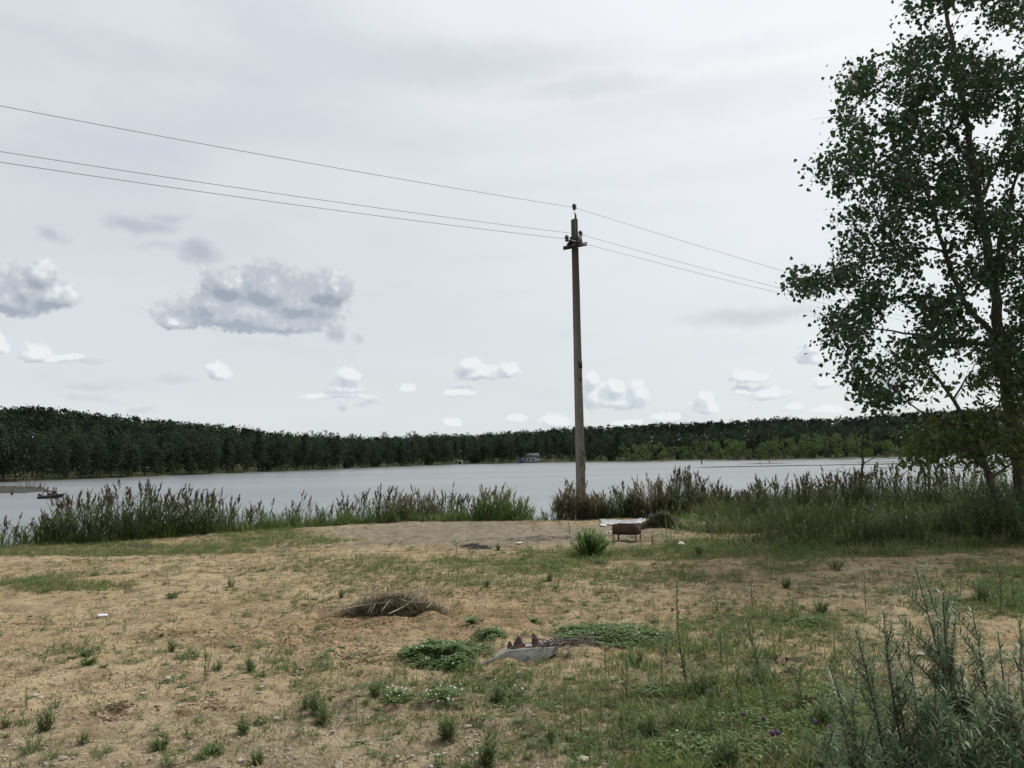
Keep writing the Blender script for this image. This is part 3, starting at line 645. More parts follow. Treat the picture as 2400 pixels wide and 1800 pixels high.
reed_bed('reed_bed', 'tall dark reed clump behind the black ash right of the brazier', 'reeds', [(1545,1130),(1575,1108),(1592,1092),(1612,1094),(1640,1118),(1680,1125),(1715,1150),(1745,1165)], 330, s=(-.6, 2.2), seed=13, tsh=-.15, leafn=12)
reed_bed('reed_bed', 'long row of dark plumed reeds left of the bare dead shrub', 'reeds', [(1745,1150),(1770,1128),(1805,1112),(1850,1130),(1880,1112),(1920,1118),(1960,1105),(2010,1108)], 520, s=(-2.2, 2.2), seed=14, tsh=-.15, leafn=10)
reed_bed('reed_bed', 'purplish dark reeds under the left poplar branches', 'reeds', [(1995,1105),(2060,1098),(2120,1102),(2190,1096),(2260,1104),(2330,1112),(2420,1110),(2520,1110)], 760, s=(-3.0, 2.0), seed=15, tsh=-.2, leafn=10)

LEAFP = {'narrow': (LANCE, .16), 'broad': (LANCE, .42), 'feather': (LANCE, .10)}
def stem_leaves(lv, st, base, tip, rng, L, per_m, kind='narrow', r0=.0035, bare=.08, up=.9, side=0, tint=(.15, .9), curve=.06, taper=.5, sprd=1.0):
    """leafy stem; side = number of side shoots"""
    base = np.asarray(base, float); tip = np.asarray(tip, float); H = np.linalg.norm(tip - base); n = max(5, int(H / .04))
    t = np.linspace(0, 1, n)[:, None]; off = rng.normal(0, curve * H, 3) * [1, 1, .2]; P = base + (tip - base) * t + off * np.sin(t * np.pi) * .6
    tube(st, P, np.linspace(r0, r0 * .35, n), 5, rng.uniform(.2, .9))
    m = int(H * per_m); tt = bare + (1 - bare) * (np.arange(m) + rng.uniform(0, .6, m)) / max(m, 1); tt = np.clip(tt, 0, 1)
    Q = np.stack([np.interp(tt, t[:, 0], P[:, k]) for k in range(3)], -1); ax = nrm(tip - base)
    a = np.arange(m) * 2.4 + rng.normal(0, .5, m); e1 = nrm(np.cross(ax, [.3, .9, .1])); e2 = np.cross(ax, e1)
    d = (np.cos(a)[:, None] * e1 + np.sin(a)[:, None] * e2) * sprd + ax * (up * (.6 + .9 * tt[:, None])) + rng.normal(0, .12, (m, 3))
    l = L * (1.1 - taper * tt) * rng.uniform(.7, 1.15, m) * np.clip(tt * 6 + .35, 0, 1); T, w = LEAFP[kind]
    stamp(lv, T[0], T[1], Q, frames(d, up=(.02, 0, 1)), np.stack([l * w, l, l], -1), rng.uniform(tint[0], tint[1], m))
    for s in range(side):
        ts = rng.uniform(.3, .9); p = np.array([np.interp(ts, t[:, 0], P[:, k]) for k in range(3)]); a_ = rng.uniform(0, 6.28); dd = nrm(math.cos(a_) * e1 + math.sin(a_) * e2 + ax * 1.4)
        stem_leaves(lv, st, p, p + dd * H * rng.uniform(.18, .4) * (1.15 - ts * .6), rng, L * .75, per_m, kind, r0 * .5, .1, up, 0, tint, .05, taper, sprd)
def scatter(rng, n, x0, x1, y0, y1, f):
    x = rng.uniform(x0, x1, n); y = rng.uniform(y0, y1, n); k = rng.random(n) < f(x, y)
    return x[k], y[k]
def blade_field(name, mt, label, cat, rng, x, y, per, hmin, hmax, w, lean=.6, spread=.05, tint=(0, 1), hm=None, tn=0.0):
    n = len(x); hm = np.ones(n) if hm is None else hm; X = np.repeat(x, per) + rng.normal(0, spread, n * per); Y = np.repeat(y, per) + rng.normal(0, spread, n * per)
    Z = height(X, Y) - .006; N = n * per
    hh = np.repeat(rng.uniform(.6, 1, n) * hm, per) * rng.uniform(hmin, hmax, N)
    a = rng.uniform(0, 6.28, N); k = rng.random(N) * lean; d = np.stack([np.cos(a) * k, np.sin(a) * k, np.ones(N)], -1)
    t = np.clip(np.repeat(rng.uniform(tint[0], tint[1], n) + tn * (fbm(x, y, .7, 3) - .5), per) + rng.normal(0, .12, N), 0, 1)
    mb = MB(); stamp(mb, CURV[0], CURV[1], np.stack([X, Y, Z], -1), frames(d, up=(.01, 0, 1)), np.stack([w * rng.uniform(.6, 1.4, N), hh, hh], -1), t)
    o = mb.build(name, M[mt]); tag(o, label, cat, kind='stuff'); return o
def near_fine(x, y):   # approximate top of the finely displaced soil (only used for loose things)
    return height(x, y)
def fan(rng, n, f):
    y = 2.8 + 21.2 * rng.random(n) ** 1.35; x = rng.uniform(-1, 1, n) * (.72 * y + 1.5); k = rng.random(n) < f(x, y); return x[k], y[k]
def build_grass():
    rng = np.random.default_rng(21)
    def f(x, y):
        m = masks(x, y); r = np.hypot(x, y) - edge_r(np.degrees(np.arctan2(x, y)))
        nn = fbm(x, y, .55, 4, .6); pat = sst(.47, .62, nn)
        v = m['veg'] * (.35 + .65 * sst(.35, .6, nn)) + (.34 * pat + .05) * (.4 + .6 * sst(300, 1300, m['px']))
        v = v * (1 - .93 * m['bare']) * (1 - .6 * m['clay']) * (1 - .85 * m['burn'])
        return np.clip(v, 0, 1) * (r < 1.2)
    x, y = fan(rng, 105000, f)
    blade_field('short_grass', 'short_grass', 'sparse short yellowish grass tufts scattered over the sandy ground', 'grass', rng, x, y, 7, .02, .075, .0055, lean=1.2, spread=.035, tint=(-.1, 1.1))
    # greener, denser turf by the bank and right side
    def g(x, y):
        m = masks(x, y); nn = fbm(x + 30, y, .8, 4, .6); r = np.hypot(x, y) - edge_r(np.degrees(np.arctan2(x, y)))
        return sst(.3, .95, m['veg']) * (.45 + .55 * sst(.36, .56, nn)) * (1 - m['burn']) * (1 - .97 * m['bare']) * (r < 1.5)
    x, y = fan(rng, 52000, g)
    blade_field('turf', 'grass', 'thicker green grass along the bank and lower right', 'grass', rng, x, y, 9, .04, .15, .007, lean=.95, spread=.05)
    # tall grass under the reeds
    def h(x, y):
        px, py, w = proj(np.stack([x, y, np.zeros_like(x)], -1)); az = np.degrees(np.arctan2(x, y)); r = np.hypot(x, y) - edge_r(az)
        q = (fbm(x, y, 1.1, 4, .6) - .5); right = sst(1560, 1900, px + q * 700) * sst(1312, 1225, py + q * 150) * (.55 + .45 * sst(.4, .6, fbm(x + 7, y, .5, 3)))
        gap = 1 - np.exp(-((px - 1215) / 110) ** 2) * .0
        strip = sst(-.55, .2, r + (fbm(x, y, .8, 2) - .5) * .9) * (1 - .93 * np.exp(-((px - 1265) / 48) ** 2)) * (1 - .6 * (px < 110))
        return np.clip(np.maximum(right * .9, strip), 0, 1) * (r < 2.6)
    x, y = scatter(rng, 60000, -13, 19, 12, 25.5, h)
    px = proj(np.stack([x, y, 0 * x], -1))[0]; k = (px > -80) & (px < 2600); x, y, px = x[k], y[k], px[k]
    k = px > 1650
    blade_field('bank_grass', 'grass', 'knee high green grass under the reeds on the bank', 'tall grass', rng, x[~k], y[~k], 7, .18, .62, .011, lean=.75, spread=.09, tint=(-.1, .9), hm=.35 + 1.25 * fbm(x[~k], y[~k], .5, 4, .6) ** 1.3, tn=1.6)
    pxk, pyk, _ = proj(np.stack([x[k], y[k], 0 * x[k]], -1)); hm = (.30 + .85 * sst(1300, 1215, pyk)) * (.45 + 1.1 * fbm(x[k], y[k], .8, 4, .6))
    blade_field('bank_grass', 'bank_grass', 'tall dark green grass and weeds in front of the poplar', 'tall grass', rng, x[k], y[k], 8, .22, .80, .010, lean=.9, spread=.10, tint=(-.5, .55), hm=hm, tn=3.2)
    kk = rng.random(len(x)) < .22 * (px > 1500) + .04; X, Y = x[kk], y[kk]; n = len(X)
    blade_field('dry_stems', 'dead_grass', 'brown dry stems standing among the bank grass', 'dry grass', rng, X, Y, 3, .35, .85, .007, lean=.45, spread=.06, tint=(-.3, .7), hm=.35 + .7 * sst(1290, 1210, proj(np.stack([X, Y, 0 * X], -1))[1]))
    lv, st = MB(), MB(); kk = rng.random(len(x)) < .035; 
    for a, b in zip(x[kk], y[kk]):
        z = H1(a, b); pyy = proj(np.array([a, b, 0.]))[1]; h = rng.uniform(.25, .6) * (.5 + .5 * float(sst(1300, 1220, pyy)))
        for s in range(3): stem_leaves(lv, st, (a, b, z - .02), (a + rng.normal(0, .10), b + rng.normal(0, .1), z + h * rng.uniform(.5, 1.1)), rng, .085, 60, 'broad', .004, .1, .7, tint=(.0, .7))
    tag(lv.build('bank_weeds', M['weed_leaf']), 'leafy green weeds scattered through the bank grass', 'weeds', kind='stuff'); st.build('stems', M['stalk'], bpy.data.objects['bank_weeds'])
build_grass()
def nettles(label, x0, x1, r0, r1, n, hmin, hmax, seed, tint=(-.1, .5)):
    rng = np.random.default_rng(seed); lv, st = MB(), MB(); X, Y = [], []
    for i in range(n):
        y = rng.uniform(r0, r1); x = (rng.uniform(x0, x1) - 1200) / FPX * y; z = H1(x, y); h = rng.uniform(hmin, hmax) * (.6 + .4 * (y - r0) / (r1 - r0)); X.append(x); Y.append(y)
        stem_leaves(lv, st, (x, y, z - .03), (x + rng.normal(0, .16), y + rng.normal(0, .12), z + h), rng, .10, 55, 'broad', .005, .12, .65, side=2 if rng.random() < .4 else 0, tint=tint)
    root = empty('nettle_stand', (np.mean(X), np.mean(Y), 0)); lo = tuple(-np.array(root.location))
    for nm, m_, mt in (('leaves', lv, 'weed_leaf'), ('stems', st, 'stalk')): o = m_.build(nm, M[mt], root); o.location = lo
    tag(root, label, 'weeds', 'tall leafy weed stands in front of the poplar')
nettles('tall dark leafy weeds hiding the foot of the poplar', 2230, 2470, 14.2, 18.5, 230, .7, 1.45, 41, (-.35, .25))
nettles('chest high leafy weeds at the right frame edge, before the poplar', 2340, 2520, 13.4, 15.0, 60, .4, .95, 42, (-.2, .4))
nettles('low bright leafy weeds behind the black ash', 1560, 1780, 17.2, 18.8, 90, .12, .32, 43, (.1, .9))
nettles('loose leafy weeds between the ash and the poplar', 1780, 2240, 15.8, 19.5, 120, .3, .75, 44, (-.2, .5))

# ------------------------------------------------------------------ trees with hand placed limbs
def dpx(L, Yf): return np.array([dpt(p[0], p[1], Yf if len(p) < 3 else Yf + p[2]) for p in L])
def in_poly(px, py, poly):
    r = np.zeros(len(px), bool); n = len(poly)
    for i in range(n):
        x1, y1 = poly[i]; x2, y2 = poly[(i + 1) % n]
        c = ((y1 > py) != (y2 > py)) & (px < (x2 - x1) * (py - y1) / (y2 - y1 + 1e-9) + x1); r ^= c
    return r
def resample(P, step):
    d = np.r_[0, np.cumsum(np.linalg.norm(np.diff(P, axis=0), axis=1))]; n = max(2, int(d[-1] / step)); t = np.linspace(0, d[-1], n)
    # gentle smoothing through the points
    Q = np.stack([np.interp(t, d, P[:, i]) for i in range(3)], -1)
    for _ in range(3): Q[1:-1] = (Q[:-2] + 2 * Q[1:-1] + Q[2:]) / 4
    return Q
def grow_tree(name, label, Y0, limbs, poly, ncl, leafm, leaf_tmpl, lsz, nleaf, crad, depth, seed, bark='bark', holes=(), twig_r=.006):
    rng = np.random.default_rng(seed)
    wood, twigs, lv = MB(), MB(), MB(); nodes = []; nrad = []
    for L, r0, r1 in limbs:
        P = resample(dpx(L, Y0), .22); R = np.linspace(r0, r1, len(P)); j = rng.normal(0, .012, P.shape); j[0] = 0; P = P + j
        tube(wood, P, R, 9 if r0 > .06 else 6, .5)
        if len(P) > 2: nodes.append(P[1:]); nrad.append(R[1:])
    nodes = np.concatenate(nodes); nrad = np.concatenate(nrad); nrad0 = nrad.copy(); is_tw = np.zeros(len(nodes))
    # cluster centres inside the crown outline
    xs = [p[0] for p in poly]; ys = [p[1] for p in poly]; C = []
    tries = 0
    while len(C) < ncl and tries < 60:
        tries += 1
        px = rng.uniform(min(xs), max(xs), ncl); py = rng.uniform(min(ys), max(ys), ncl)
        k = in_poly(px, py, poly) & (vnoise(px / 52 + seed, py / 36) > .36)
        for hx, hy, hr, hp in holes: k &= ~(((px - hx) / hr) ** 2 + ((py - hy) / (hr * .8)) ** 2 < 1) | (rng.random(ncl) > hp)
        for a, b in zip(px[k], py[k]):
            p = dpt(a, b, Y0 + rng.uniform(-1, 1) * depth)
            C.append(p)
            if len(C) >= ncl: break
    C = np.array(C); dm = np.array([np.min(np.linalg.norm(nodes - c, axis=1)) for c in C]); C = C[np.argsort(dm)]
    NN = list(nodes); NR = list(nrad)
    arr = np.array(NN)
    for c in C:
        d = c - arr; dist = np.linalg.norm(d, axis=1); pen = dist + np.maximum(0, arr[:, 2] - c[2] + .15) * 1.4
        i = int(np.argmin(pen)); s = arr[i]; L = dist[i]
        if L > 3.2: continue
        m = max(3, int(L / .22) + 1); t = np.linspace(0, 1, m)[:, None]
        bow = np.array([0, 0, 1.0]) * np.sin(t * np.pi) * L * .10 + rng.normal(0, .02 * L, 3) * np.sin(t * np.pi)
        P = s + (c - s) * t + bow
        r0 = min(.022, .004 + L * .006, NR[i] * .75 + .003); tube(twigs, P, np.linspace(r0, .0022, m), 4, .5)
        arr = np.concatenate([arr, P[1:]]); NR += list(np.linspace(r0, .003, m)[1:])
        n = int(nleaf * rng.uniform(.5, 1.4)); k = rng.random(n)
        Q = P[-1] + rng.normal(0, crad * .55, (n, 3)) * np.array([1, 1, .8]); Q = np.where((k < .25)[:, None], P[rng.integers(max(0, m - 3), m, n)] + rng.normal(0, crad * .3, (n, 3)), Q)
        od = nrm(c - s); dd = nrm(rng.normal(0, .7, (n, 3)) + od * .5 + np.array([0, 0, -.75]))
        sz = lsz * rng.uniform(.6, 1.25, n)
        stamp(lv, leaf_tmpl[0], leaf_tmpl[1], Q, frames(dd, rng), np.stack([sz * (1 if leaf_tmpl is HEART else .4), sz, sz], -1), np.clip(rng.normal(.4, .22, n) + rng.normal(0, .1), 0, 1))
        for q in range(4):
            e = P[-1] + rng.normal(0, crad * .6, 3); tube(twigs, [P[-1], (P[-1] + e) / 2 + [0, 0, .03], e], [.003, .0022, .0015], 3, .5)
    b = dpx([limbs[0][0][0]], Y0)[0]
    root = empty(name, b)
    for nm, m_, mt in (('trunk', wood, bark), ('twigs', twigs, 'twig'), ('leaves', lv, leafm)):
        o = m_.build(nm, M[mt], root, smooth=(nm == 'trunk')); o.location = tuple(-b)
    tag(root, label, 'tree'); return root
POPY = 16.2
POP = [([(2404,1262),(2396,1150),(2380,1040),(2368,960),(2352,850),(2344,800),(2334,700),(2326,640),(2312,570),(2296,480),(2282,400),(2268,300),(2250,190),(2228,80),(2205,-30),(2190,-160)], .145, .02),
       ([(2340,800),(2300,755,-.1),(2257,712,-.3),(2234,650,-.4),(2214,590,-.5),(2191,504,-.7),(2168,438,-.8),(2140,380,-.9),(2105,300,-1)], .062, .012),
       ([(2336,808),(2290,806,.1),(2224,802,.3),(2165,788,.5),(2100,775,.7),(2030,770,.8)], .05, .01),
       ([(2352,800),(2380,775,.1),(2420,740,.3),(2480,660,.4),(2540,540,.5)], .055, .012),
       ([(2328,650),(2352,600,.2),(2400,535,.3),(2460,430,.4),(2500,300,.3)], .06, .012),
       ([(2325,650),(2345,560,-.4),(2372,440,-.8),(2420,300,-1),(2440,160,-1)], .045, .01),
       ([(2296,480),(2330,400,.3),(2370,320,.5),(2420,200,.6),(2440,90,.6)], .045, .01),
       ([(2312,560),(2270,500,.4),(2215,430,.7),(2150,400,1.1),(2060,380,1.3)], .04, .008),
       ([(2268,300),(2230,230,-.3),(2180,180,-.5),(2120,150,-.6)], .03, .007),
       ([(2282,400),(2240,330,.2),(2170,280,.5),(2090,230,.7),(2010,180,.8)], .035, .007),
       ([(2214,590,-.5),(2140,575,-.6),(2050,600,-.8),(1950,640,-.9),(1870,660,-1)], .03, .006),
       ([(2191,504,-.7),(2110,480,-.6),(2020,500,-.4),(1960,520,-.3)], .025, .006),
       ([(2168,438,-.8),(2080,410,-.9),(1990,410,-1.1),(1900,410,-1.2)], .025, .006),
       ([(2257,712,-.3),(2180,690,0),(2090,700,.3),(2000,720,.5)], .03, .007),
       ([(2224,802,.3),(2150,830,.4),(2080,870,.3),(2020,915,.2)], .022, .006),
       ([(2360,900),(2400,860,.2),(2450,830,.3),(2520,800,.4)], .04, .01)]
PPOLY = [(2138,-120),(2135,0),(2132,27),(2150,60),(2095,100),(2092,140),(2130,160),(2070,190),(2006,138),(2002,195),(1966,219),(1963,292),(1995,331),(1959,358),(1906,400),(1936,438),(2015,440),(1973,490),(1946,524),(1998,540),(1970,590),(2030,602),(1896,615),(1848,663),(1886,692),(1955,703),(1939,750),(1946,809),(1986,882),(2019,930),(2059,955),(2130,945),(2165,900),(2170,860),(2230,850),(2290,840),(2340,880),(2400,930),(2480,900),(2620,800),(2700,500),(2600,200),(2480,0),(2400,-150)]
grow_tree('poplar', 'tall dark poplar with heart shaped leaves filling the right edge', POPY, POP, PPOLY, 900, 'poplar_leaf', HEART, .088, 42, .34, 2.2, 3,
          holes=[(2330,740,60,.9),(2170,640,28,.9),(2250,860,70,.75),(2130,755,36,.8),(2085,480,20,.7),(2360,240,50,.8),(2310,110,46,.85),(2050,560,26,.7),(2180,900,60,.9),(2395,640,40,.6)])
MAP = [([(2348,1250),(2322,1120),(2300,1060),(2270,1000),(2235,935),(2200,888),(2160,840),(2128,800)], .075, .012),
       ([(2322,1110),(2280,1065,-.3),(2220,1030,-.6),(2150,1010,-.8)], .04, .01), ([(2300,1060),(2330,1000,.3),(2350,930,.4),(2360,880,.4)], .03, .008),
       ([(2270,1000),(2230,990,-.3),(2170,985,-.5),(2130,950,-.6),(2095,900,-.7)], .03, .007), ([(2235,935),(2270,880,.3),(2290,840,.4)], .022, .006), ([(2322,1120),(2370,1090,.2),(2420,1060,.3)], .03, .008)]
MPOLY = [(2118,800),(2180,800),(2260,850),(2330,830),(2450,850),(2460,1100),(2360,1120),(2300,1085),(2220,1110),(2130,1095),(2120,1040),(2135,985),(2210,985),(2260,950),(2200,920),(2140,880)]
grow_tree('maple_sapling', 'slanting young maple with yellow green leaves beside the poplar trunk', 15.6, MAP, MPOLY, 190, 'maple_leaf', LANCE, .15, 17, .30, 1.0, 9, holes=[(2230,900,40,.6)])
def snag_tree(name, label, Y, limbs, seed, mt='dark_wood', ntw=40, z=None):
    rng = np.random.default_rng(seed); mb = MB(); nodes = []
    for L, r0, r1 in limbs:
        P = resample(dpx(L, Y), .15); tube(mb, P + rng.normal(0, .01, P.shape), np.linspace(r0, r1, len(P)), 6); nodes.append(P)
    N = np.concatenate(nodes)
    for i in range(ntw):
        s = N[rng.integers(2, len(N))]; e = s + nrm(rng.normal(size=3) * [1, .6, .5] + [0, 0, .6]) * rng.uniform(.1, .45) * (Y / 20) ** .6; tube(mb, [s, (s + e) / 2 + rng.normal(0, .02, 3), e], [.006 * (Y / 20), .004 * (Y / 20), .002 * (Y / 20)], 3)
    b = dpx([limbs[0][0][0]], Y)[0]; o = mb.build(name, M[mt], origin=b); tag(o, label, 'dead shrub'); return o
snag_tree('dead_shrub', 'bare dark dead shrub standing above the reeds left of the maple', 19.5, [([(2012,1215),(2016,1130),(2024,1085),(2018,1040),(2028,970)], .045, .008), ([(2016,1120),(2045,1105),(2075,1098)], .02, .006), ([(2016,1125),(1985,1105),(1960,1100)], .018, .005), ([(2020,1090),(2050,1075),(2062,1060)], .015, .004)], 4)

# ------------------------------------------------------------------ concrete power pole and its lines
def build_pole():
    Y = 22.0; b = dpt(1363, 1205, Y); base = np.array([b[0], Y, H1(b[0], Y)]); top = dpt(1346, 512, Y)
    root = empty('power_pole', base)
    ax = top - base; Hh = np.linalg.norm(ax); zdir = ax / Hh; R = np.stack([nrm(np.cross([0, 1, 0], zdir)), np.cross(zdir, nrm(np.cross([0, 1, 0], zdir))), zdir], 1) @ rotz(R_(30))
    mb = MB(); k = 14
    sec = lambda w, t: np.array([[-w, -t], [w, -t], [w, t], [-w, t]]) * .5
    rings = []
    rng = np.random.default_rng(3)
    for i in range(k):
        f = i / (k - 1); w = .215 - .068 * f; t = .20 - .055 * f; c = .02
        q = np.array([[-w / 2 + c, -t / 2], [-.03, -t / 2], [-.02, -t / 2 + .012], [.02, -t / 2 + .012], [.03, -t / 2], [w / 2 - c, -t / 2], [w / 2, -t / 2 + c], [w / 2, t / 2 - c], [w / 2 - c, t / 2], [-w / 2 + c, t / 2], [-w / 2, t / 2 - c], [-w / 2, -t / 2 + c]])
        z = -.6 + (Hh + .6) * f
        zz = np.full(len(q), z)
        if i == k - 1: zz += rng.uniform(-.05, .01, len(q))
        rings.append(np.column_stack([q + rng.normal(0, .0016, q.shape), zz]))
    V = np.concatenate(rings) @ R.T; m = 12; i = np.arange(k - 1)[:, None] * m; j = np.arange(m)[None]; j2 = (j + 1) % m
    mb.add(V, [np.stack([i + j, i + j2, i + m + j2, i + m + j], -1).reshape(-1, 4), (k - 1) * m + np.arange(m)[None]])
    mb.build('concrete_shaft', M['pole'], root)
    loc = lambda p: np.asarray(p) - base
    ins = [(-.038, .02), (.0, .03), (.03, .035), (.033, .07), (.062, .075), (.062, .09), (.04, .10), (.032, .125), (.05, .14), (.068, .15), (.06, .168), (.04, .178), (.036, .205), (.066, .215), (.074, .23), (.06, .243), (.042, .25), (.042, .285), (.036, .30), (.0, .302)]
    ins = [(max(0, r) * .95, .15 + (z - .15) * .66) for r, z in ins]
    def insulator(p, pin_base):
        o = MB(); lathe(o, ins, p - np.array([0, 0, .15])); q = o.build('insulator', M['insulator'], root, smooth=True)
        w = MB(); tube(w, [pin_base, [pin_base[0], pin_base[1], pin_base[2] + .03], p - [0, 0, .12]], .012, 6); w.build('pin', M['black_steel'], q)
    def ip(px, py, dy=0): return loc(dpt(px, py, Y + dy))
    tp = ip(1346, 486); insulator(tp, ip(1349, 514))
    w = MB(); tube(w, [ip(1349, 514) + [0, 0, -.1], ip(1349, 506), ip(1348, 500)], [.02, .03, .012], 6); w.build('top_clamp', M['black_steel'], root)
    lf = ip(1328.5, 560, -.42); rt = ip(1360.5, 549, .30)
    insulator(lf, ip(1330.5, 584, -.42)); insulator(rt, ip(1360.5, 572, .30))
    # channel bracket gripping the shaft, set obliquely
    A = ip(1330, 580, -.42); B = ip(1366, 573, .32); d = B - A; L = np.linalg.norm(d); u = d / L; v = np.array([0, 0, 1.]); n_ = np.cross(u, v); Rb = np.stack([u, n_, v], 1); br = MB()
    c = (A + B) / 2 - [0, 0, .0]
    box(br, c + n_ * -.13, (L, .012, .11), Rb); box(br, c + n_ * .13, (L, .012, .11), Rb)
    box(br, A + u * .0, (.012, .27, .11), Rb); box(br, B, (.012, .27, .11), Rb)
    for s in (-1, 1):
        g = c + n_ * s * .137 + [0, 0, .0]; tri = np.array([[-L * .30, 0, .03], [L * .22, 0, .03], [L * .10, 0, .28], [-L * .03, 0, .28]])
        V = np.concatenate([tri, tri + [0, .01, 0]]) @ Rb.T + g
        br.add(V, np.array([[0, 1, 2, 3], [7, 6, 5, 4], [0, 4, 5, 1], [1, 5, 6, 2], [2, 6, 7, 3], [3, 7, 4, 0]]))
    br.build('crossarm_bracket', M['black_steel'], root)
    # plate, hole and painted marks on the right-hand face
    def on_face(px, py): # point on the front-right face of the shaft
        p = dpt(px, py, Y - .115); return loc(p)
    hgt = lambda py: loc(dpt(1355, py, Y))[2]
    fx = R[:, 0]; fy = -R[:, 1]   # face frame: fx along the face, fy outwards
    def patch(nm, pys, pye, u0, u1, mt, th=.004, shear=0):
        m_ = MB(); z0, z1 = hgt(pye), hgt(pys)
        for zc, fct in (((z0 + z1) / 2, 1),):
            f = (zc + .0) / Hh; w_ = .215 - .068 * f; t_ = .20 - .055 * f
            cen = zdir * zc + fy * (t_ / 2 + th / 2) + fx * ((u0 + u1) / 2 * w_)
            Rp = np.stack([fx, fy, zdir], 1); box(m_, cen, ((u1 - u0) * w_, th, (z1 - z0)), Rp @ np.array([[math.cos(shear), 0, -math.sin(shear)], [0, 1, 0], [math.sin(shear), 0, math.cos(shear)]]))
        return m_.build(nm, M[mt], root)
    patch('dark_plate', 846, 863, -.16, .44, 'black_steel', .008)
    patch('bolt_hole', 884, 892, .02, .2, 'black_steel', .012)
    gm = MB(); Rp = np.stack([fx, fy, zdir], 1)
    def stroke(u0, p0, u1, p1, wd=.022):
        z0, z1 = hgt(p0), hgt(p1); zc = (z0 + z1) / 2; f = zc / Hh; w_ = .215 - .068 * f; t_ = .20 - .055 * f
        dx, dz = (u1 - u0) * w_, z1 - z0; L = math.hypot(dx, dz); an = math.atan2(dz, dx)
        cen = zdir * zc + fy * (t_ / 2 + .001) + fx * ((u0 + u1) / 2 * w_)
        box(gm, cen, (L, .004, wd), Rp @ np.array([[math.cos(an), 0, -math.sin(an)], [0, 1, 0], [math.sin(an), 0, math.cos(an)]]))
    for s in [(-.35, 1051, .3, 1068), (-.2, 1055, .44, 1072), (.1, 1058, .42, 1066), (-.3, 1070, .46, 1090), (.1, 1083, -.25, 1094), (.42, 1086, .46, 1100), (.2, 1098, .46, 1103), (-.05, 1120, -.15, 1128)]: stroke(*s, wd=.016)
    stroke(.35, 1087, -.4, 1094, .02) if False else None
    gm.build('painted_marks', M['paint_mark'], root)
    tag(root, 'weathered concrete power pole with black insulators on the bank', 'power pole')
    P = [base + tp, base + rt, base + lf]
    far = [(dpt(0, 248, 15.0), dpt(1888, 650, 30)), (dpt(0, 355, 15.0), dpt(1800, 668, 28.6)), (dpt(0, 380, 15.0), dpt(1840, 690, 29.4))]
    labs = ['highest of the three power lines, fixed to the pole top insulator', 'middle power line running to the right bracket insulator', 'lowest power line running to the left bracket insulator']
    for p, (l, r), lab in zip(P, far, labs):
        def span(a, b, ext, sag):
            e = a + (b - a) * ext; t = np.linspace(0, 1, 60)[:, None]; Lh = np.linalg.norm((e - a)[:2])
            return a + (e - a) * t - np.array([0, 0, 1]) * (4 * sag * t * (1 - t))
        # left span: aim past the frame edge, tension sag chosen so the crossing point stays
        def fit(a, b, ext, sag):
            t = 1 / ext; b2 = b + np.array([0, 0, 4 * sag * t * (1 - t)]); return span(a, b2, ext, sag)
        L_ = fit(p, l, 2.6, .42); Rr = fit(p, r, 3.4, .30)
        o = MB(); tube(o, np.concatenate([L_[::-1], Rr[1:]]), .0075, 5); w = o.build('power_line', M['wire'], origin=p)
        tag(w, lab, 'power line', 'power lines')
build_pole()

# ------------------------------------------------------------------ far things: hut, kiosk, snags, spits
def far_base(px, py=None, off=0.0):
    d = ray(px, 1080); a = math.degrees(math.atan2(d[0], d[1])); r = far_r(a) + off; x = r * math.sin(R_(a)); y = r * math.cos(R_(a)); return np.array([x, y, H1(x, y)])
def build_hut():
    b = far_base(1244, off=3.0); root = empty('lake_hut', b); s = b[1] / FPX
    ang = -.25; R = rotz(ang); W_, D_ = 37 * s, 5.0
    o = MB(); box(o, (0, 0, 1.0), (W_, D_, 2.6), R); o.build('wall', M['hut_wall'], root)
    o = MB(); V = np.array([[-.42, -.56, 2.3], [.54, -.56, 2.3], [.54, .56, 2.3], [-.42, .56, 2.3], [-.36, -.1, 4.3], [.5, -.1, 4.3], [.5, .1, 4.3], [-.36, .1, 4.3]]) * [W_, D_, 1]
    o.add(V @ R.T, np.array([[3, 2, 1, 0], [4, 5, 6, 7], [0, 1, 5, 4], [1, 2, 6, 5], [2, 3, 7, 6], [3, 0, 4, 7]])); o.build('roof', M['grey_roof'], root)
    for u in (-.3, -.05, .2):
        o = MB(); box(o, np.array([u * W_, -D_ / 2 - .03, 1.45]) @ R.T, (.9, .06, .8), R); o.build('window', M['dark_window'], root)
    o = MB(); box(o, np.array([-.52 * W_, -D_ / 2 - .1, .8]) @ R.T, (1.6, .3, 1.7), R); o.build('blue_door', M['blue_paint'], root)
    tag(root, 'low white hut with grey roof on the far shore left of the pole', 'hut')
    b = far_base(1078, off=1.5); root = empty('kiosk', b); o = MB(); s = b[1] / FPX; w = 8 * s
    for sx in (-1, 1): box(o, (sx * w / 2, 0, .6), (.22, 1.2, 1.6))
    o.build('side_panel', M['white_paint'], root); o = MB(); box(o, (0, 0, 1.5), (w * 1.2, 1.5, .28)); o.build('roof', M['white_paint'], root)
    o = MB(); box(o, (0, .5, .6), (w - .24, .1, 1.5)); o.build('back_panel', M['dark_window'], root)
    tag(root, 'tiny white open booth at the far water edge left of hut', 'booth')
build_hut()
def wpt(px, py): return gpt(px, py, LAKE_Z)
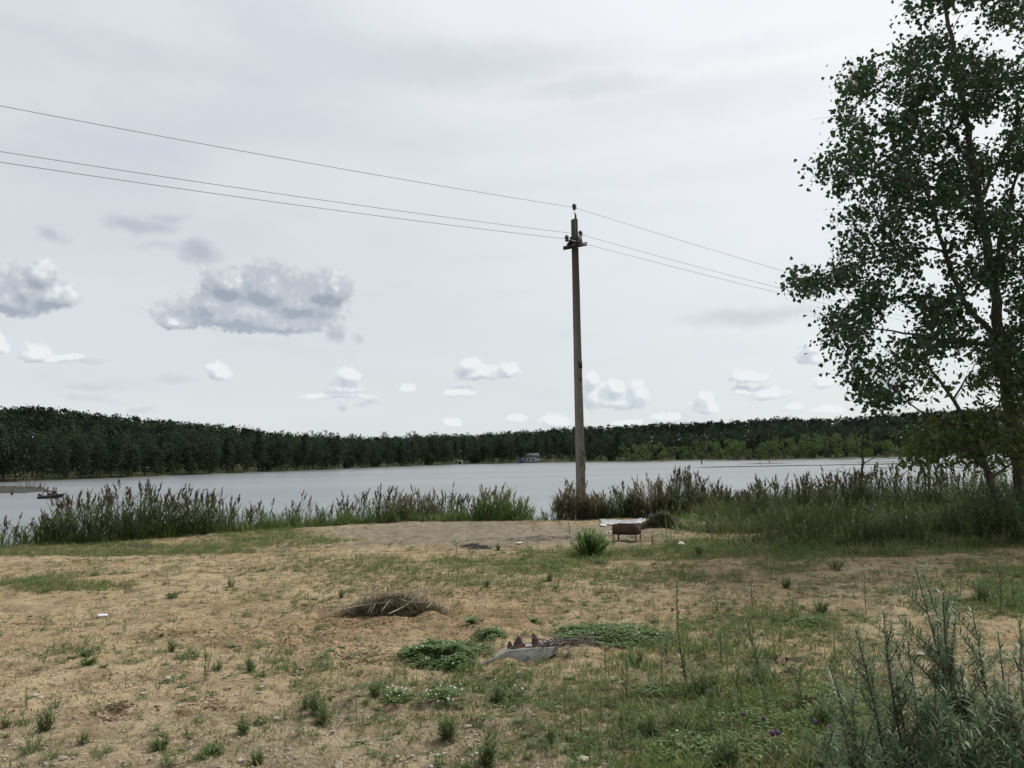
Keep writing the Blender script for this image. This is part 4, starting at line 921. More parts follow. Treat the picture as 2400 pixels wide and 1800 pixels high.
def flat_bank(name, label, spots, mt, seed):
    """low mud islands: lumpy flattened mounds standing just out of the water"""
    rng = np.random.default_rng(seed); mb = MB()
    for (px, py, wpx, dep) in spots:
        c = wpt(px, py); w = wpx / FPX * c[1]
        u = nrm(np.array([c[1], -c[0], 0.])); v = nrm(np.array([c[0], c[1], 0.])); n = 44; k = 5
        a = np.linspace(0, 2 * np.pi, n, endpoint=False); rad = 1 + .35 * (fbm(np.cos(a) * 2 + px, np.sin(a) * 2 + 5, 1, 3) - .5) * 2
        rings = [];
        for i in range(k):
            f = 1 - i / (k - 1) * .92
            rings.append(c + (np.cos(a) * rad * f * w / 2)[:, None] * u + (np.sin(a) * rad * f * dep / 2)[:, None] * v + np.column_stack([0 * a, 0 * a, -.08 + (.14 + .012 * dep) * (1 - f ** 2) + rng.uniform(0, .06 + .006 * dep, n) * (i > 0)]))
        V = np.concatenate(rings); i = np.arange(k - 1)[:, None] * n; j = np.arange(n)[None]; j2 = (j + 1) % n
        mb.add(V, [np.stack([i + j, i + j2, i + n + j2, i + n + j], -1).reshape(-1, 4), ((k - 1) * n + np.arange(n))[None]])
    o = mb.build(name, M[mt]); tag(o, label, kind='structure'); return o
flat_bank('mud_spit', None, [(0,1151,210,34),(62,1149,90,20),(-90,1150,200,40)], 'mud', 1)
flat_bank('mud_shoal', None, [(1720,1094.5,250,5),(1860,1092,300,5),(2010,1089.5,260,5),(2180,1086,340,5),(2350,1082,260,5),(1790,1087,130,3),(2080,1083,200,3),(1985,1078,70,5),(2090,1076,100,4)], 'mud', 2)
def sticks(name, label, cat, px, py, n, h, w, mt, seed, lean=.8, grp=None, r=.075):
    rng = np.random.default_rng(seed); c = wpt(px, py); mb = MB(); s = c[1] / FPX
    for i in range(n):
        b = c + [rng.uniform(-w, w) / 2 * s, rng.uniform(-.5, .5), -.1]; e = b + np.array([rng.normal(0, .75) * lean, rng.normal(0, .4), 1]) * h * s * rng.uniform(.4, 1.1)
        P = np.array([b, b * .5 + e * .5 + rng.normal(0, .08 * h * s, 3), e]); tube(mb, resample(P, .3) if np.linalg.norm(e - b) > 1 else P, r * rng.uniform(.5, 1) * (np.linspace(1, .25, len(resample(P, .3))) if np.linalg.norm(e - b) > 1 else 1), 4)
    o = mb.build(name, M[mt], origin=c); tag(o, label, cat, grp)
G = 'dead branches on the mud spit'
sticks('dead_branches', 'tangle of grey dead branches at the right tip of the mud spit', 'dead branches', 92, 1151, 26, 22, 30, 'grey_wood', 1, grp=G)
sticks('dead_branches', 'tallest pair of dead sticks rising from the mud spit', 'dead branches', 66, 1150, 7, 46, 34, 'grey_wood', 2, .4, G)
sticks('dead_branches', 'low dead twigs on the middle of the mud spit', 'dead branches', 40, 1152, 26, 18, 40, 'grey_wood', 3, grp=G)
sticks('dead_branches', 'low dead twigs at the left frame edge on the mud spit', 'dead branches', 8, 1153, 24, 20, 40, 'grey_wood', 6, grp=G)
sticks('stump', 'short black stump in the water before the mud spit', 'stump', 26, 1160, 1, 22, 2, 'dark_wood', 4, .05, r=.2)
def person(label, loc, J, top_c, leg_c, skin=(.28, .17, .125), hair=(.03, .022, .018)):
    """J: joint name -> local point; one skinned body, clothing and hair as children"""
    J = {k: Vector(v) for k, v in J.items()}
    E = [('hip','spine'),('spine','chest'),('chest','neck'),('neck','head'),('head','crown'),('chest','shL'),('shL','elL'),('elL','haL'),('haL','fiL'),('chest','shR'),('shR','elR'),('elR','haR'),('haR','fiR'),('hip','hiL'),('hiL','knL'),('knL','anL'),('anL','toL'),('hip','hiR'),('hiR','knR'),('knR','anR'),('anR','toR')]
    RAD = dict(hip=(.13,.10), spine=(.125,.095), chest=(.15,.10), neck=(.055,.055), head=(.085,.095), crown=(.07,.08), shL=(.06,.06), shR=(.06,.06), elL=(.043,.043), elR=(.043,.043), haL=(.03,.03), haR=(.03,.03), fiL=(.022,.03), fiR=(.022,.03), hiL=(.085,.085), hiR=(.085,.085), knL=(.06,.06), knR=(.06,.06), anL=(.042,.042), anR=(.042,.042), toL=(.035,.035), toR=(.035,.035))
    def flat(nm, c):
        if nm not in M: M[nm] = rough_mat(nm, tuple(v * .8 for v in c), c, 9, .85, .1)
        return M[nm]
    def skinned(nm, keep, grow, m_, parent):
        names = [k for k in J if k in keep]; idx = {k: i for i, k in enumerate(names)}
        me = bpy.data.meshes.new(nm); me.from_pydata([J[k] for k in names], [(idx[a], idx[b]) for a, b in E if a in idx and b in idx], []); o = bpy.data.objects.new(nm, me); COL.objects.link(o); o.parent = parent; me.materials.append(m_)
        o.modifiers.new('skin', 'SKIN'); sl = me.skin_vertices[0] if me.skin_vertices else None
        if sl:
            for k, i in idx.items(): sl.data[i].radius = tuple(r * grow for r in RAD[k]); sl.data[i].use_root = (i == 0)
        s_ = o.modifiers.new('sub', 'SUBSURF'); s_.levels = s_.render_levels = 1; return o
    root = empty('person', loc)
    skinned('body', set(J), 1.0, flat('person_skin', skin), root)
    skinned('jacket', {'hip', 'spine', 'chest', 'shL', 'elL', 'haL', 'shR', 'elR', 'haR'}, 1.16, flat('jacket_%d' % int(1000 * sum(top_c)), top_c), root)
    skinned('trousers', {'hip', 'hiL', 'knL', 'anL', 'hiR', 'knR', 'anR'}, 1.12, flat('trousers_%d' % int(1000 * sum(leg_c)), leg_c), root)
    mb = MB(); V, F = rock_template(5, 2, .1); mb.add(V * [.098, .11, .09] + np.array(J['crown']) * .75 + np.array(J['head']) * .25 + [0, .0, .02], F); mb.build('hair', flat('person_hair', hair), root, smooth=True)
    tag(root, label, 'person', 'people in the rubber boat'); return root
def boat():
    c = wpt(116, 1168); root = empty('rubber_boat', c); R = rotz(R_(8))
    rubber = rough_mat('boat_rubber', (.018, .02, .02), (.03, .033, .03), 4, .9, .1); M['rubber'] = rubber
    def T(pts): return [np.array(p) @ R.T for p in pts]
    for y, lift, nm in ((-.55, 0, 'tube'), (.55, .0, 'tube')):
        mb = MB(); P = resample(np.array(T([(-1.1, y, .12), (-.4, y, .12), (.5, y, .15), (1.05, y * .95, .27), (1.42, y * .75, .42)])), .12); n = len(P)
        r = .19 * np.ones(n); r[0] = .05; r[1] = .15; r[-1] = .04; r[-2] = .11; r[-3] = .15; tube(mb, P, r, 12); mb.build(nm, rubber, root, smooth=True)
    mb = MB(); box(mb, T([(-.85, 0, .2)])[0], (.05, .8, .42), R); mb.build('transom', M['dark_wood'], root)
    mb = MB(); box(mb, T([(.15, 0, .08)])[0], (2.0, .78, .03), R); mb.build('floor', M['dark_wood'], root)
    for x in (-.35, .45):
        mb = MB(); box(mb, T([(x, 0, .33)])[0], (.24, 1.0, .03), R); mb.build('seat', M['grey_wood'], root)
    mt = MB(); tube(mt, T([(-1.0, 0, -.3), (-1.0, 0, .3)]), [.04, .05], 8); o = mt.build('outboard_motor', M['black_steel'], root)
    h = MB(); V, F = rock_template(9, 2, .1); h.add(V * [.2, .13, .17] + T([(-1.08, 0, .42)])[0], F); h.build('cowl', M['insulator'], o, smooth=True)
    h = MB(); tube(h, T([(-.98, 0, .42), (-.62, .02, .5)]), [.02, .015], 6); h.build('tiller', M['black_steel'], o)
    tag(root, 'dark rubber boat with outboard motor carrying three people on the lake', 'boat')
    L = lambda p: tuple(c + np.array(p) @ R.T)
    person('person in dark jacket at the stern, arm stretched back to the motor', L((-.15, 0, .38)), dict(hip=(0,0,.08), spine=(-.02,0,.28), chest=(-.03,0,.48), neck=(-.04,0,.60), head=(-.05,0,.70), crown=(-.04,0,.80), shL=(-.03,.19,.52), elL=(.10,.24,.30), haL=(.28,.18,.22), fiL=(.36,.16,.21), shR=(-.08,-.18,.50), elR=(-.34,-.22,.34), haR=(-.55,-.12,.15), fiR=(-.62,-.08,.12),
           hiL=(.06,.12,.05), knL=(.46,.16,.12), anL=(.50,.16,-.24), toL=(.64,.16,-.26), hiR=(.06,-.12,.05), knR=(.46,-.16,.12), anR=(.50,-.16,-.24), toR=(.64,-.16,-.26)), (.022, .022, .024), (.02, .02, .024))
    seat = lambda tw: dict(hip=(0,0,.08), spine=(.0,0,.28), chest=(.01,0,.48), neck=(.02,0,.60), head=(.03,0,.70), crown=(.02,0,.80), shL=(0,.19,.52), elL=(.10*tw,.25,.30), haL=(.30*tw,.16,.20), fiL=(.38*tw,.14,.19), shR=(0,-.19,.52), elR=(.10*tw,-.25,.30), haR=(.30*tw,-.16,.20), fiR=(.38*tw,-.14,.19),
           hiL=(.06*tw,.12,.05), knL=(.42*tw,.16,.14), anL=(.46*tw,.16,-.22), toL=(.60*tw,.16,-.25), hiR=(.06*tw,-.12,.05), knR=(.42*tw,-.16,.14), anR=(.46*tw,-.16,-.22), toR=(.60*tw,-.16,-.25))
    person('middle person of the three in the boat, in a brown jacket', L((.28, .22, .33)), seat(1), (.06, .045, .04), (.05, .04, .04))
    person('person in a blue top sitting nearest the bow of the boat', L((.66, -.05, .33)), seat(-1), (.07, .075, .15), (.22, .16, .15), hair=(.10, .09, .07))
boat()
def dead_pole(name, label, x0, y0, x1, y1, r, seed):
    c = wpt(x0, y0); e = dpt(x1, y1, c[1]); mb = MB(); P = resample(np.array([c - [0, 0, 1], c, (c + e) / 2 + [.1, 0, 0], e]), .5); tube(mb, P, np.linspace(r, r * .35, len(P)), 7)
    rng = np.random.default_rng(seed)
    for i in range(5):
        s = P[rng.integers(len(P) // 2, len(P))]; tube(mb, [s, s + rng.normal(0, .5, 3)], [.04, .015], 4)
    tag(mb.build(name, M['dark_wood'], origin=c), label, 'dead tree', 'dead trees standing in the lake')
dead_pole('dead_tree', 'dark dead trunk leaning right, standing in the far lake', 1643, 1088, 1656, 1032, .2, 1)
dead_pole('dead_tree', 'thin upright dead trunk in the lake left of the pale grove', 1803, 1086, 1801, 1010, .11, 2)
dead_pole('dead_tree', 'short black stub between the two dead trunks and pale grove', 1783, 1090, 1783, 1084, .12, 3)
def log(name, label, a, b, r, mt, grp='fallen logs on the right far shore', up=.3):
    A, B = wpt(*a) + [0, 0, up], wpt(*b) + [0, 0, up]; B[1] = A[1] + 2; mb = MB(); B = dpt(b[0], b[1], A[1] + 2); A = dpt(a[0], a[1], A[1])
    P = resample(np.array([A, (A + B) / 2 + [0, 0, .1], B]), 1.0); tube(mb, P, np.linspace(r, r * .5, len(P)), 7); tag(mb.build(name, M[mt], origin=A), label, 'log', grp)
log('log', 'long pale fallen trunk lying before the pale grove', (1828,1071), (1905,1061), .28, 'dry_wood')
log('log', 'shorter pale branch crossing the long fallen trunk', (1850,1070), (1880,1064), .16, 'dry_wood')
def brushy(px, py, label):
    c = far_base(px, off=1.0); mb = MB(); rng = np.random.default_rng(px)
    for i in range(40):
        b = c + [rng.uniform(-2.5, 2.5), rng.uniform(-1, 1), 0]; e = b + [rng.normal(0, 1.6), rng.normal(0, .5), rng.uniform(.2, 1.8)]; tube(mb, [b, e], [.06, .02], 3)
    tag(mb.build('brush_heap', M['grey_wood'], origin=c), label, 'brush heap', 'grey brush heaps on the right far shore')
brushy(1722, 1072, 'grey brush heap right of the leaning dead trunk'); brushy(1762, 1068, 'grey brush heap left of the upright dead trunk')
# ------------------------------------------------------------------ brazier and litter of the clearing
def build_brazier():
    b = on_ground(1470, 1268); root = empty('brazier', b); R = rotz(R_(-28)); L, D, Hh, z0 = .46, .30, .185, .125
    th = .004
    def plate(nm, c, s, mt='rust'):
        mb = MB(); box(mb, np.asarray(c) @ R.T, s, R); mb.build(nm, M[mt], root)
    plate('side_wall', (0, -D / 2, z0 + Hh / 2), (L, th, Hh)); plate('side_wall', (0, D / 2, z0 + Hh / 2), (L, th, Hh))
    plate('end_wall', (-L / 2 + th, 0, z0 + Hh / 2 - .003), (th, D - th * 2.2, Hh)); plate('end_wall', (L / 2 - th, 0, z0 + Hh / 2 - .003), (th, D - th * 2.2, Hh))
    plate('bottom', (0, 0, z0 + .006), (L - .02, D - .02, .004))
    for sx in (-1, 1):
        for sy in (-1, 1):
            mb = MB(); c = np.array([sx * (L / 2 - .014), sy * (D / 2 - .014)])
            box(mb, np.array([c[0], c[1], z0 / 2 - .02]) @ R.T, (.026, .004, z0 + .07), R); box(mb, np.array([c[0] - sx * -.011, c[1] - sy * .012, z0 / 2 - .02]) @ R.T, (.004, .022, z0 + .07), R)
            mb.build('leg', M['rust_leg'], root)
    mb = MB(); V, F = ROCKS[0]
    rng = np.random.default_rng(2); n = 90; P = np.column_stack([rng.uniform(-L / 2 + .03, L / 2 - .03, n), rng.uniform(-D / 2 + .03, D / 2 - .03, n), rng.uniform(z0 + .02, z0 + .05, n)]) @ R.T
    stamp(mb, V, [F], P, frames(rng.normal(size=(n, 3)), rng), rng.uniform(.012, .025, n)); tag(mb.build('coals', M['ash'], root), kind='stuff')
    tag(root, 'small rusty steel charcoal brazier on four legs in the clearing', 'brazier')
    p = b + np.array([.05, -.12, z0 + Hh + .004]); 
    c = MB(); V = np.array([[x, y, .004 * math.sin(9 * x * 30 + y * 40)] for y in np.linspace(-.02, .02, 3) for x in np.linspace(-.045, .045, 6)]); F = np.array([[i * 6 + j, i * 6 + j + 1, (i + 1) * 6 + j + 1, (i + 1) * 6 + j] for i in range(2) for j in range(5)])
build_brazier()
def crumpled(name, label, cat, poly_px, mt, amp, seed, res=26, grp=None, lift=.02, thick=.006, roll=0.0, hum=0.0):
    """crumpled sheet spread over the quad given by four ground pixels (near-left, near-right, far-right, far-left)"""
    rng = np.random.default_rng(seed); c = [on_ground(*p) for p in poly_px]; o = np.mean(c, 0)
    u, v = np.meshgrid(np.linspace(0, 1, res), np.linspace(0, 1, max(6, res // 2))); sh = u.shape; u, v = u.ravel(), v.ravel()
    P = ((1 - u) * (1 - v))[:, None] * c[0] + (u * (1 - v))[:, None] * c[1] + (u * v)[:, None] * c[2] + ((1 - u) * v)[:, None] * c[3]
    sc = np.linalg.norm(c[1] - c[0]); nz = fbm(u * 9 + seed, v * 5, 1, 4, .7); edge = np.minimum(np.minimum(u, 1 - u) * 2, np.minimum(v, 1 - v) * 2)
    P[:, :2] += (np.stack([fbm(u * 6, v * 6 + 20, 1, 3), fbm(u * 6 + 50, v * 6, 1, 3)], -1) - .5) * sc * .12
    P[:, 2] += lift + amp * (nz - .35) * (.4 + edge.clip(0, .6)) + roll * sst(.6, .95, u) * (.6 + .8 * nz) + hum * np.sin(np.pi * u) * np.sin(np.pi * v)
    n0 = len(P); V = np.concatenate([P, P - [0, 0, thick]]) - o; ny, nx = sh; i = (np.arange(ny - 1)[:, None] * nx + np.arange(nx - 1)[None]).ravel(); F = np.stack([i, i + 1, i + nx + 1, i + nx], -1)
    loop = list(range(nx)) + [r * nx + nx - 1 for r in range(1, ny)] + [(ny - 1) * nx + k for k in range(nx - 2, -1, -1)] + [r * nx for r in range(ny - 2, 0, -1)]
    S = np.array([[loop[k], loop[k] + n0, loop[(k + 1) % len(loop)] + n0, loop[(k + 1) % len(loop)]] for k in range(len(loop))])
    mb = MB(); mb.add(V, [F, F[:, ::-1] + n0, S]); ob = mb.build(name, M[mt]); ob.location = tuple(o); tag(ob, label, cat, grp); return ob
crumpled('plastic_sheet', 'crumpled silvery sheet lying behind the brazier', 'plastic sheet', [(1410,1231),(1506,1234),(1512,1223),(1406,1221)], 'foil', .07, 3, 40, roll=.05)
GP = 'scraps of litter'
crumpled('paper_scrap', 'white scrap on the ground left of the silvery sheet', 'litter', [(1406,1233),(1420,1234),(1422,1231),(1407,1230)], 'paper', .03, 4, 8, GP)
crumpled('paper_scrap', 'white scrap lying left of the brazier legs', 'litter', [(1418,1253),(1430,1252),(1430,1249),(1419,1250)], 'paper', .03, 5, 8, GP)
crumpled('paper_scrap', 'pale scrap in the middle of the bare clearing', 'litter', [(1208,1276),(1222,1276),(1221,1273),(1209,1273)], 'paper', .03, 6, 8, GP)
crumpled('paper_scrap', 'torn whitish scrap in grass right of the brazier', 'litter', [(1588,1281),(1604,1280),(1602,1272),(1592,1272)], 'paper', .07, 7, 10, GP)
crumpled('paper_strip', 'long white strip of litter in the grass at right', 'litter', [(1920,1259),(1955,1260),(1953,1256),(1922,1256)], 'paper', .05, 8, 12, GP)
crumpled('paper_scrap', 'small white scrap at the right end of the litter strip', 'litter', [(1957,1258),(1972,1256),(1970,1253),(1958,1254)], 'paper', .06, 9, 8, GP)
crumpled('paper_scrap', 'white scrap beside the dark burnt patch before the poplar', 'litter', [(2051,1248),(2060,1247),(2060,1243),(2053,1243)], 'paper', .07, 10, 8, GP)
crumpled('board_scrap', 'flat pale grey scrap lying on the sand at far left', 'litter', [(228,1448),(251,1447),(251,1443),(230,1443)], 'white_paint', .01, 11, 8, GP, lift=.02, thick=.015)
crumpled('dry_leaf', 'large pale dry leaf at the bottom right of centre', 'leaf', [(1600,1765),(1618,1770),(1598,1748),(1588,1746)], 'dry_leaf', .03, 12, 8, 'fallen dry leaves')
crumpled('dry_leaf', 'tan dry leaf between the silver green shrubs', 'leaf', [(2142,1538),(2168,1540),(2166,1534),(2146,1533)], 'dry_leaf', .02, 13, 8, 'fallen dry leaves')
crumpled('dry_leaf', 'curled whitish dry leaf low at the middle of the bottom', 'leaf', [(1352,1790),(1380,1793),(1378,1783),(1354,1783)], 'dry_leaf', .06, 14, 9, 'fallen dry leaves')
crumpled('dry_leaf', 'white curled dry leaf at the bottom left', 'leaf', [(785,1792),(803,1790),(802,1784),(787,1784)], 'dry_leaf', .05, 15, 9, 'fallen dry leaves')

def heap(name, label, cat, px0, px1, pyb, hpx, mt, soilm, n, seed, dark=(.0, 1), L=.22, W=.006, flat=1.0, parts=('straw', 'core')):
    a = on_ground(px0, pyb); b = on_ground(px1, pyb); c = (a + b) / 2; rx = (b - a)[0] / 2; h = hpx / FPX * c[1]; ry = rx * .6 * flat
    rng = np.random.default_rng(seed); root = empty(name, c); mb = MB(); nx, na = 10, 40; an = np.linspace(0, 2 * np.pi, na, endpoint=False)
    rings = []
    for i in range(nx):
        f = 1 - i / (nx - 1) * .97; lump = 1 + .25 * (fbm(np.cos(an) * 2 + seed, np.sin(an) * 2 + i * .2, 1, 3) - .5) * 2
        rings.append(np.column_stack([np.cos(an) * rx * f * lump, np.sin(an) * ry * f * lump + ry * .9, -.04 + h * .85 * (1 - f ** 1.7) * (1 + .35 * (fbm(np.cos(an) * 3 * f + 9, np.sin(an) * 3 * f + seed, 1, 3) - .5))]))
    V = np.concatenate(rings); i = np.arange(nx - 1)[:, None] * na; j = np.arange(na)[None]; j2 = (j + 1) % na
    mb.add(V, [np.stack([i + j, i + j2, i + na + j2, i + na + j], -1).reshape(-1, 4), ((nx - 1) * na + np.arange(na))[None]]); mb.build(parts[1], M[soilm], root, smooth=True)
    st = MB(); k = (np.minimum((nx * rng.random(n) ** 1.9).astype(int), nx - 1)) * na + rng.integers(0, na, n); P = V[k] + rng.normal(0, .02, (n, 3)); d = rng.normal(size=(n, 3)) * [1.6, 1, .35] + [0, 0, -.05]
    l = L * rng.uniform(.4, 1.3, n); stamp(st, CURV[0], CURV[1], P - nrm(d) * (l * .5)[:, None] + [0, -.035, .03], frames(d, up=(.01, 0, 1)), np.stack([np.full(n, W), l, l], -1), rng.uniform(dark[0], dark[1], n))
    st.build(parts[0], M[mt], root); tag(root, label, cat); return root, c, rx, h
root, c, rx, h = heap('brush_pile', 'pile of cut grass and dry twigs on the churned soil', 'brush pile', 822, 1022, 1438, 36, 'dead_grass', 'hay_core', 3600, 5, (-.3, .9), .22, .006, .9)
g2 = MB(); rng = np.random.default_rng(12)
n = 620; P = np.column_stack([rng.normal(-.10, .2, n), rng.uniform(-.06, .35, n), rng.uniform(.01, .14, n)]); dd = rng.normal(size=(n, 3)) * [1.8, .7, .3]; l = rng.uniform(.1, .28, n)
stamp(g2, CURV[0], CURV[1], P, frames(dd, up=(.01, 0, 1)), np.stack([np.full(n, .007), l, l], -1), rng.uniform(0, .7, n)); g2.build('cut_grass', M['dry_mix'], root)
def twig_px(mb, pts, r0, r1, Y, c, z=None):
    P = resample(np.array([dpt(p[0], p[1], Y + (p[2] if len(p) > 2 else 0)) for p in pts]), .05) - c; tube(mb, P, np.linspace(r0, r1, len(P)), 5, rng.uniform(.2, .8))
tw = MB(); Yb = c[1] - .16
for pts, r in [([(755,1450,-.05),(800,1428,-.02),(850,1418,.1),(920,1410,.2)], .006), ([(805,1425,.05),(840,1408,.2),(862,1396,.3)], .005), ([(862,1396,.3),(868,1380,.4),(880,1366,.4),(900,1366,.4),(906,1380,.35),(902,1392,.3)], .006),
               ([(912,1438,-.05),(945,1424,.1),(965,1408,.2),(990,1390,.3)], .0065), ([(895,1432,-.02),(912,1408,.15)], .005), ([(935,1404,.2),(955,1412,.15),(1000,1412,.2)], .005), ([(862,1436,0),(872,1420,.1)], .004),
               ([(868,1438,0),(880,1415,.1)], .004), ([(875,1372,.4),(890,1392,.35)], .008), ([(905,1372,.4),(900,1395,.3)], .008), ([(885,1372,.4),(876,1390,.3)], .005), ([(910,1370,.4),(918,1395,.3)], .005), ([(945,1405,.2),(955,1392,.3)], .005), ([(810,1420,.1),(850,1400,.3)], .005), ([(975,1395,.2),(960,1382,.35)], .004), ([(1000,1425,0),(1010,1415,.1)], .004)]: twig_px(tw, pts, r * 1.35, r * .6, Yb, c)
for i in range(60):
    a = np.array([rng.uniform(-.42, .42), rng.uniform(.05, .4), rng.uniform(.05, .2)]); e = a + rng.normal(0, 1, 3) * [.16, .08, .05]; tube(tw, [a, (a + e) / 2 + rng.normal(0, .01, 3), e], [.0035, .003, .002], 4)
tw.build('twigs', M['dry_wood'], root)
heap('straw_heap', 'brown heap of dead grass right of the silvery sheet', 'straw heap', 1500, 1612, 1240, 38, 'dry_mix', 'hay_dark', 3400, 6, (-.5, .8), .3, .009)
# black ash and soil lumps
def lumps(name, label, cat, spots, n, smin, smax, mt, seed, kind='stuff', flat=.6):
    rng = np.random.default_rng(seed); mb = MB()
    for (px, py, wpx, hpx, wt) in spots:
        m = int(n * wt); qx = rng.normal(px, wpx / 2.2, m); qy = rng.normal(py, hpx / 2.2, m)
        P = ground_pts(qx, qy)
        V, F = ROCKS[rng.integers(0, 6)]; s = smin + (smax - smin) * rng.random(m) ** 2.5
        stamp(mb, V, [F], P, np.einsum('nij->nij', frames(np.column_stack([rng.normal(size=(m, 2)), np.zeros(m)]), up=(0, 0, 1))), np.stack([s, s * rng.uniform(.6, 1.4, m), s * flat], -1), rng.random(m))
    o = mb.build(name, M[mt]); tag(o, label, cat, kind=kind); return o
lumps('ash', 'black burnt ash and charred bits right of the brazier', 'ash', [(1690,1241,70,7,1), (1740,1246,60,5,.5), (1640,1244,60,4,.4)], 420, .008, .05, 'ash', 1)
lumps('ash', 'charred remains of a campfire at the front of the clearing', 'ash', [(1110,1281,34,4,1), (1140,1283,14,4,.4)], 200, .006, .032, 'ash', 2)
lumps('ash', 'thin line of black ash in front of the largest reed bed', 'ash', [(330,1282,36,4,1)], 160, .008, .035, 'ash', 3)
lumps('ash', 'black charcoal remains among weeds at lower right', 'ash', [(1860,1575,30,14,1), (1760,1560,30,10,.6), (1800,1550,60,14,.4)], 300, .004, .018, 'ash', 4)
lumps('ash', 'black burnt patch in the grass before the poplar', 'ash', [(2105,1243,34,6,1), (2010,1252,26,3,.4)], 200, .01, .05, 'ash', 5)
lumps('ash', 'bits of ash under the brazier', 'ash', [(1450,1270,16,3,1), (1488,1270,22,3,1)], 60, .006, .02, 'ash', 6)
lumps('soil_clods', 'reddish clods of churned soil round the brush pile', 'soil', [(950,1380,120,26,1), (820,1460,150,40,1.2), (880,1540,110,26,.9), (1120,1390,120,16,.5), (420,1485,90,12,.8), (560,1500,100,12,.3), (270,1675,40,14,.5), (480,1650,90,20,.25), (80,1462,60,6,.3), (700,1500,150,40,.5), (1740,1430,70,6,.3), (1000,1430,160,60,.8), (600,1420,300,60,.5), (300,1600,400,90,.5), (1100,1420,300,60,.3)], 1000, .003, .016, 'soil', 7)
GR = np.random.default_rng(33)
def gravel():
    rng = GR; mb = MB(); mw = MB()
    y = 3.0 + 12 * rng.random(60000) ** 1.5; x = rng.uniform(-1, 1, 60000) * (.68 * y + .6); px, py, w = proj(np.stack([x, y, 0 * x], -1))
    k = (rng.random(60000) < sst(1250, 1760, py) * (.15 + .9 * sst(.42, .62, fbm(x, y, .5, 3))) * (y < 13)) & (px > -100) & (px < 2500); x, y = x[k], y[k]
    n = len(x); s = .0025 + .013 * rng.random(n) ** 5; idx = rng.integers(0, 6, n)
    for q in range(6):
        j = idx == q; V, F = ROCKS[q]; m = j.sum(); P = np.column_stack([x[j], y[j], height(x[j], y[j]) + .003])
        stamp(mb, V, [F], P, frames(np.column_stack([rng.normal(size=(m, 2)), np.zeros(m)]), up=(0, 0, 1)), np.stack([s[j], s[j] * rng.uniform(.6, 1.5, m), s[j] * .5], -1), rng.random(m))
    tag(mb.build('gravel', M['stone'], smooth=False), 'pale gravel and chips strewn over the sand', 'gravel', kind='stuff')
gravel()
def stone(label, px, py, wpx, mt='stone', hf=.5, name='stone', grp='loose pale stones on the sand', cat='stone', seed=None):
    p = on_ground(px, py); s = wpx / 2 / FPX * p[1]; V, F = rock_template(seed or int(px), 2, .5); mb = MB(); mb.add(V * [s, s * .75, s * hf] @ rotz(px % 3).T + [0, 0, s * hf * .45], F)
    tag(mb.build(name, M[mt], origin=None), label, cat, grp); o = COL.objects[-1] if False else None
    return p
def place_stone(label, px, py, wpx, **k):
    before = set(bpy.data.objects); p = stone(label, px, py, wpx, **k)
    for o in set(bpy.data.objects) - before: o.location = tuple(p)
for lab, px, py, w in [('palest rounded stone beside the soil hollow at left', 248, 1672, 14), ('whitish stone left of the dark weed tuft at bottom left', 105, 1755, 14), ('two-toned stone beneath the flat dark weed at bottom left', 198, 1770, 15), ('flat pale stone at the bottom left, right of its twin', 150, 1780, 18),
                       ('broad pale stone at the bottom between two dark weed tufts', 563, 1786, 24), ('small white stone right of the dusty hollow, lower left', 413, 1738, 16), ('rounded pinkish stone at the bottom, left of centre', 966, 1774, 16), ('flat tan stone right of the white clover flowers', 1095, 1706, 22),
                       ('white stone at the bottom below the middle weeds', 1162, 1738, 12), ('pale stone low at the middle, beside dead twigs', 1175, 1766, 18), ('pale flat stone near the left edge of the bottom', 645, 1690, 18), ('white chip on bare sand in front of the slab', 1272, 1546, 16),
                       ('pinkish stone at the bottom centre edge', 1010, 1796, 16), ('pale stone at left of the tyre marks', 610, 1612, 14), ('flat whitish stone left of the hollow', 395, 1595, 22), ('long pale chip at the left edge of the sand', 82, 1632, 18)]: place_stone(lab, px, py, w)
place_stone('dark brown clod standing alone on the sand at right', 1576, 1443, 12, mt='brick_lump', hf=.9, name='clod', grp=None, cat='clod')

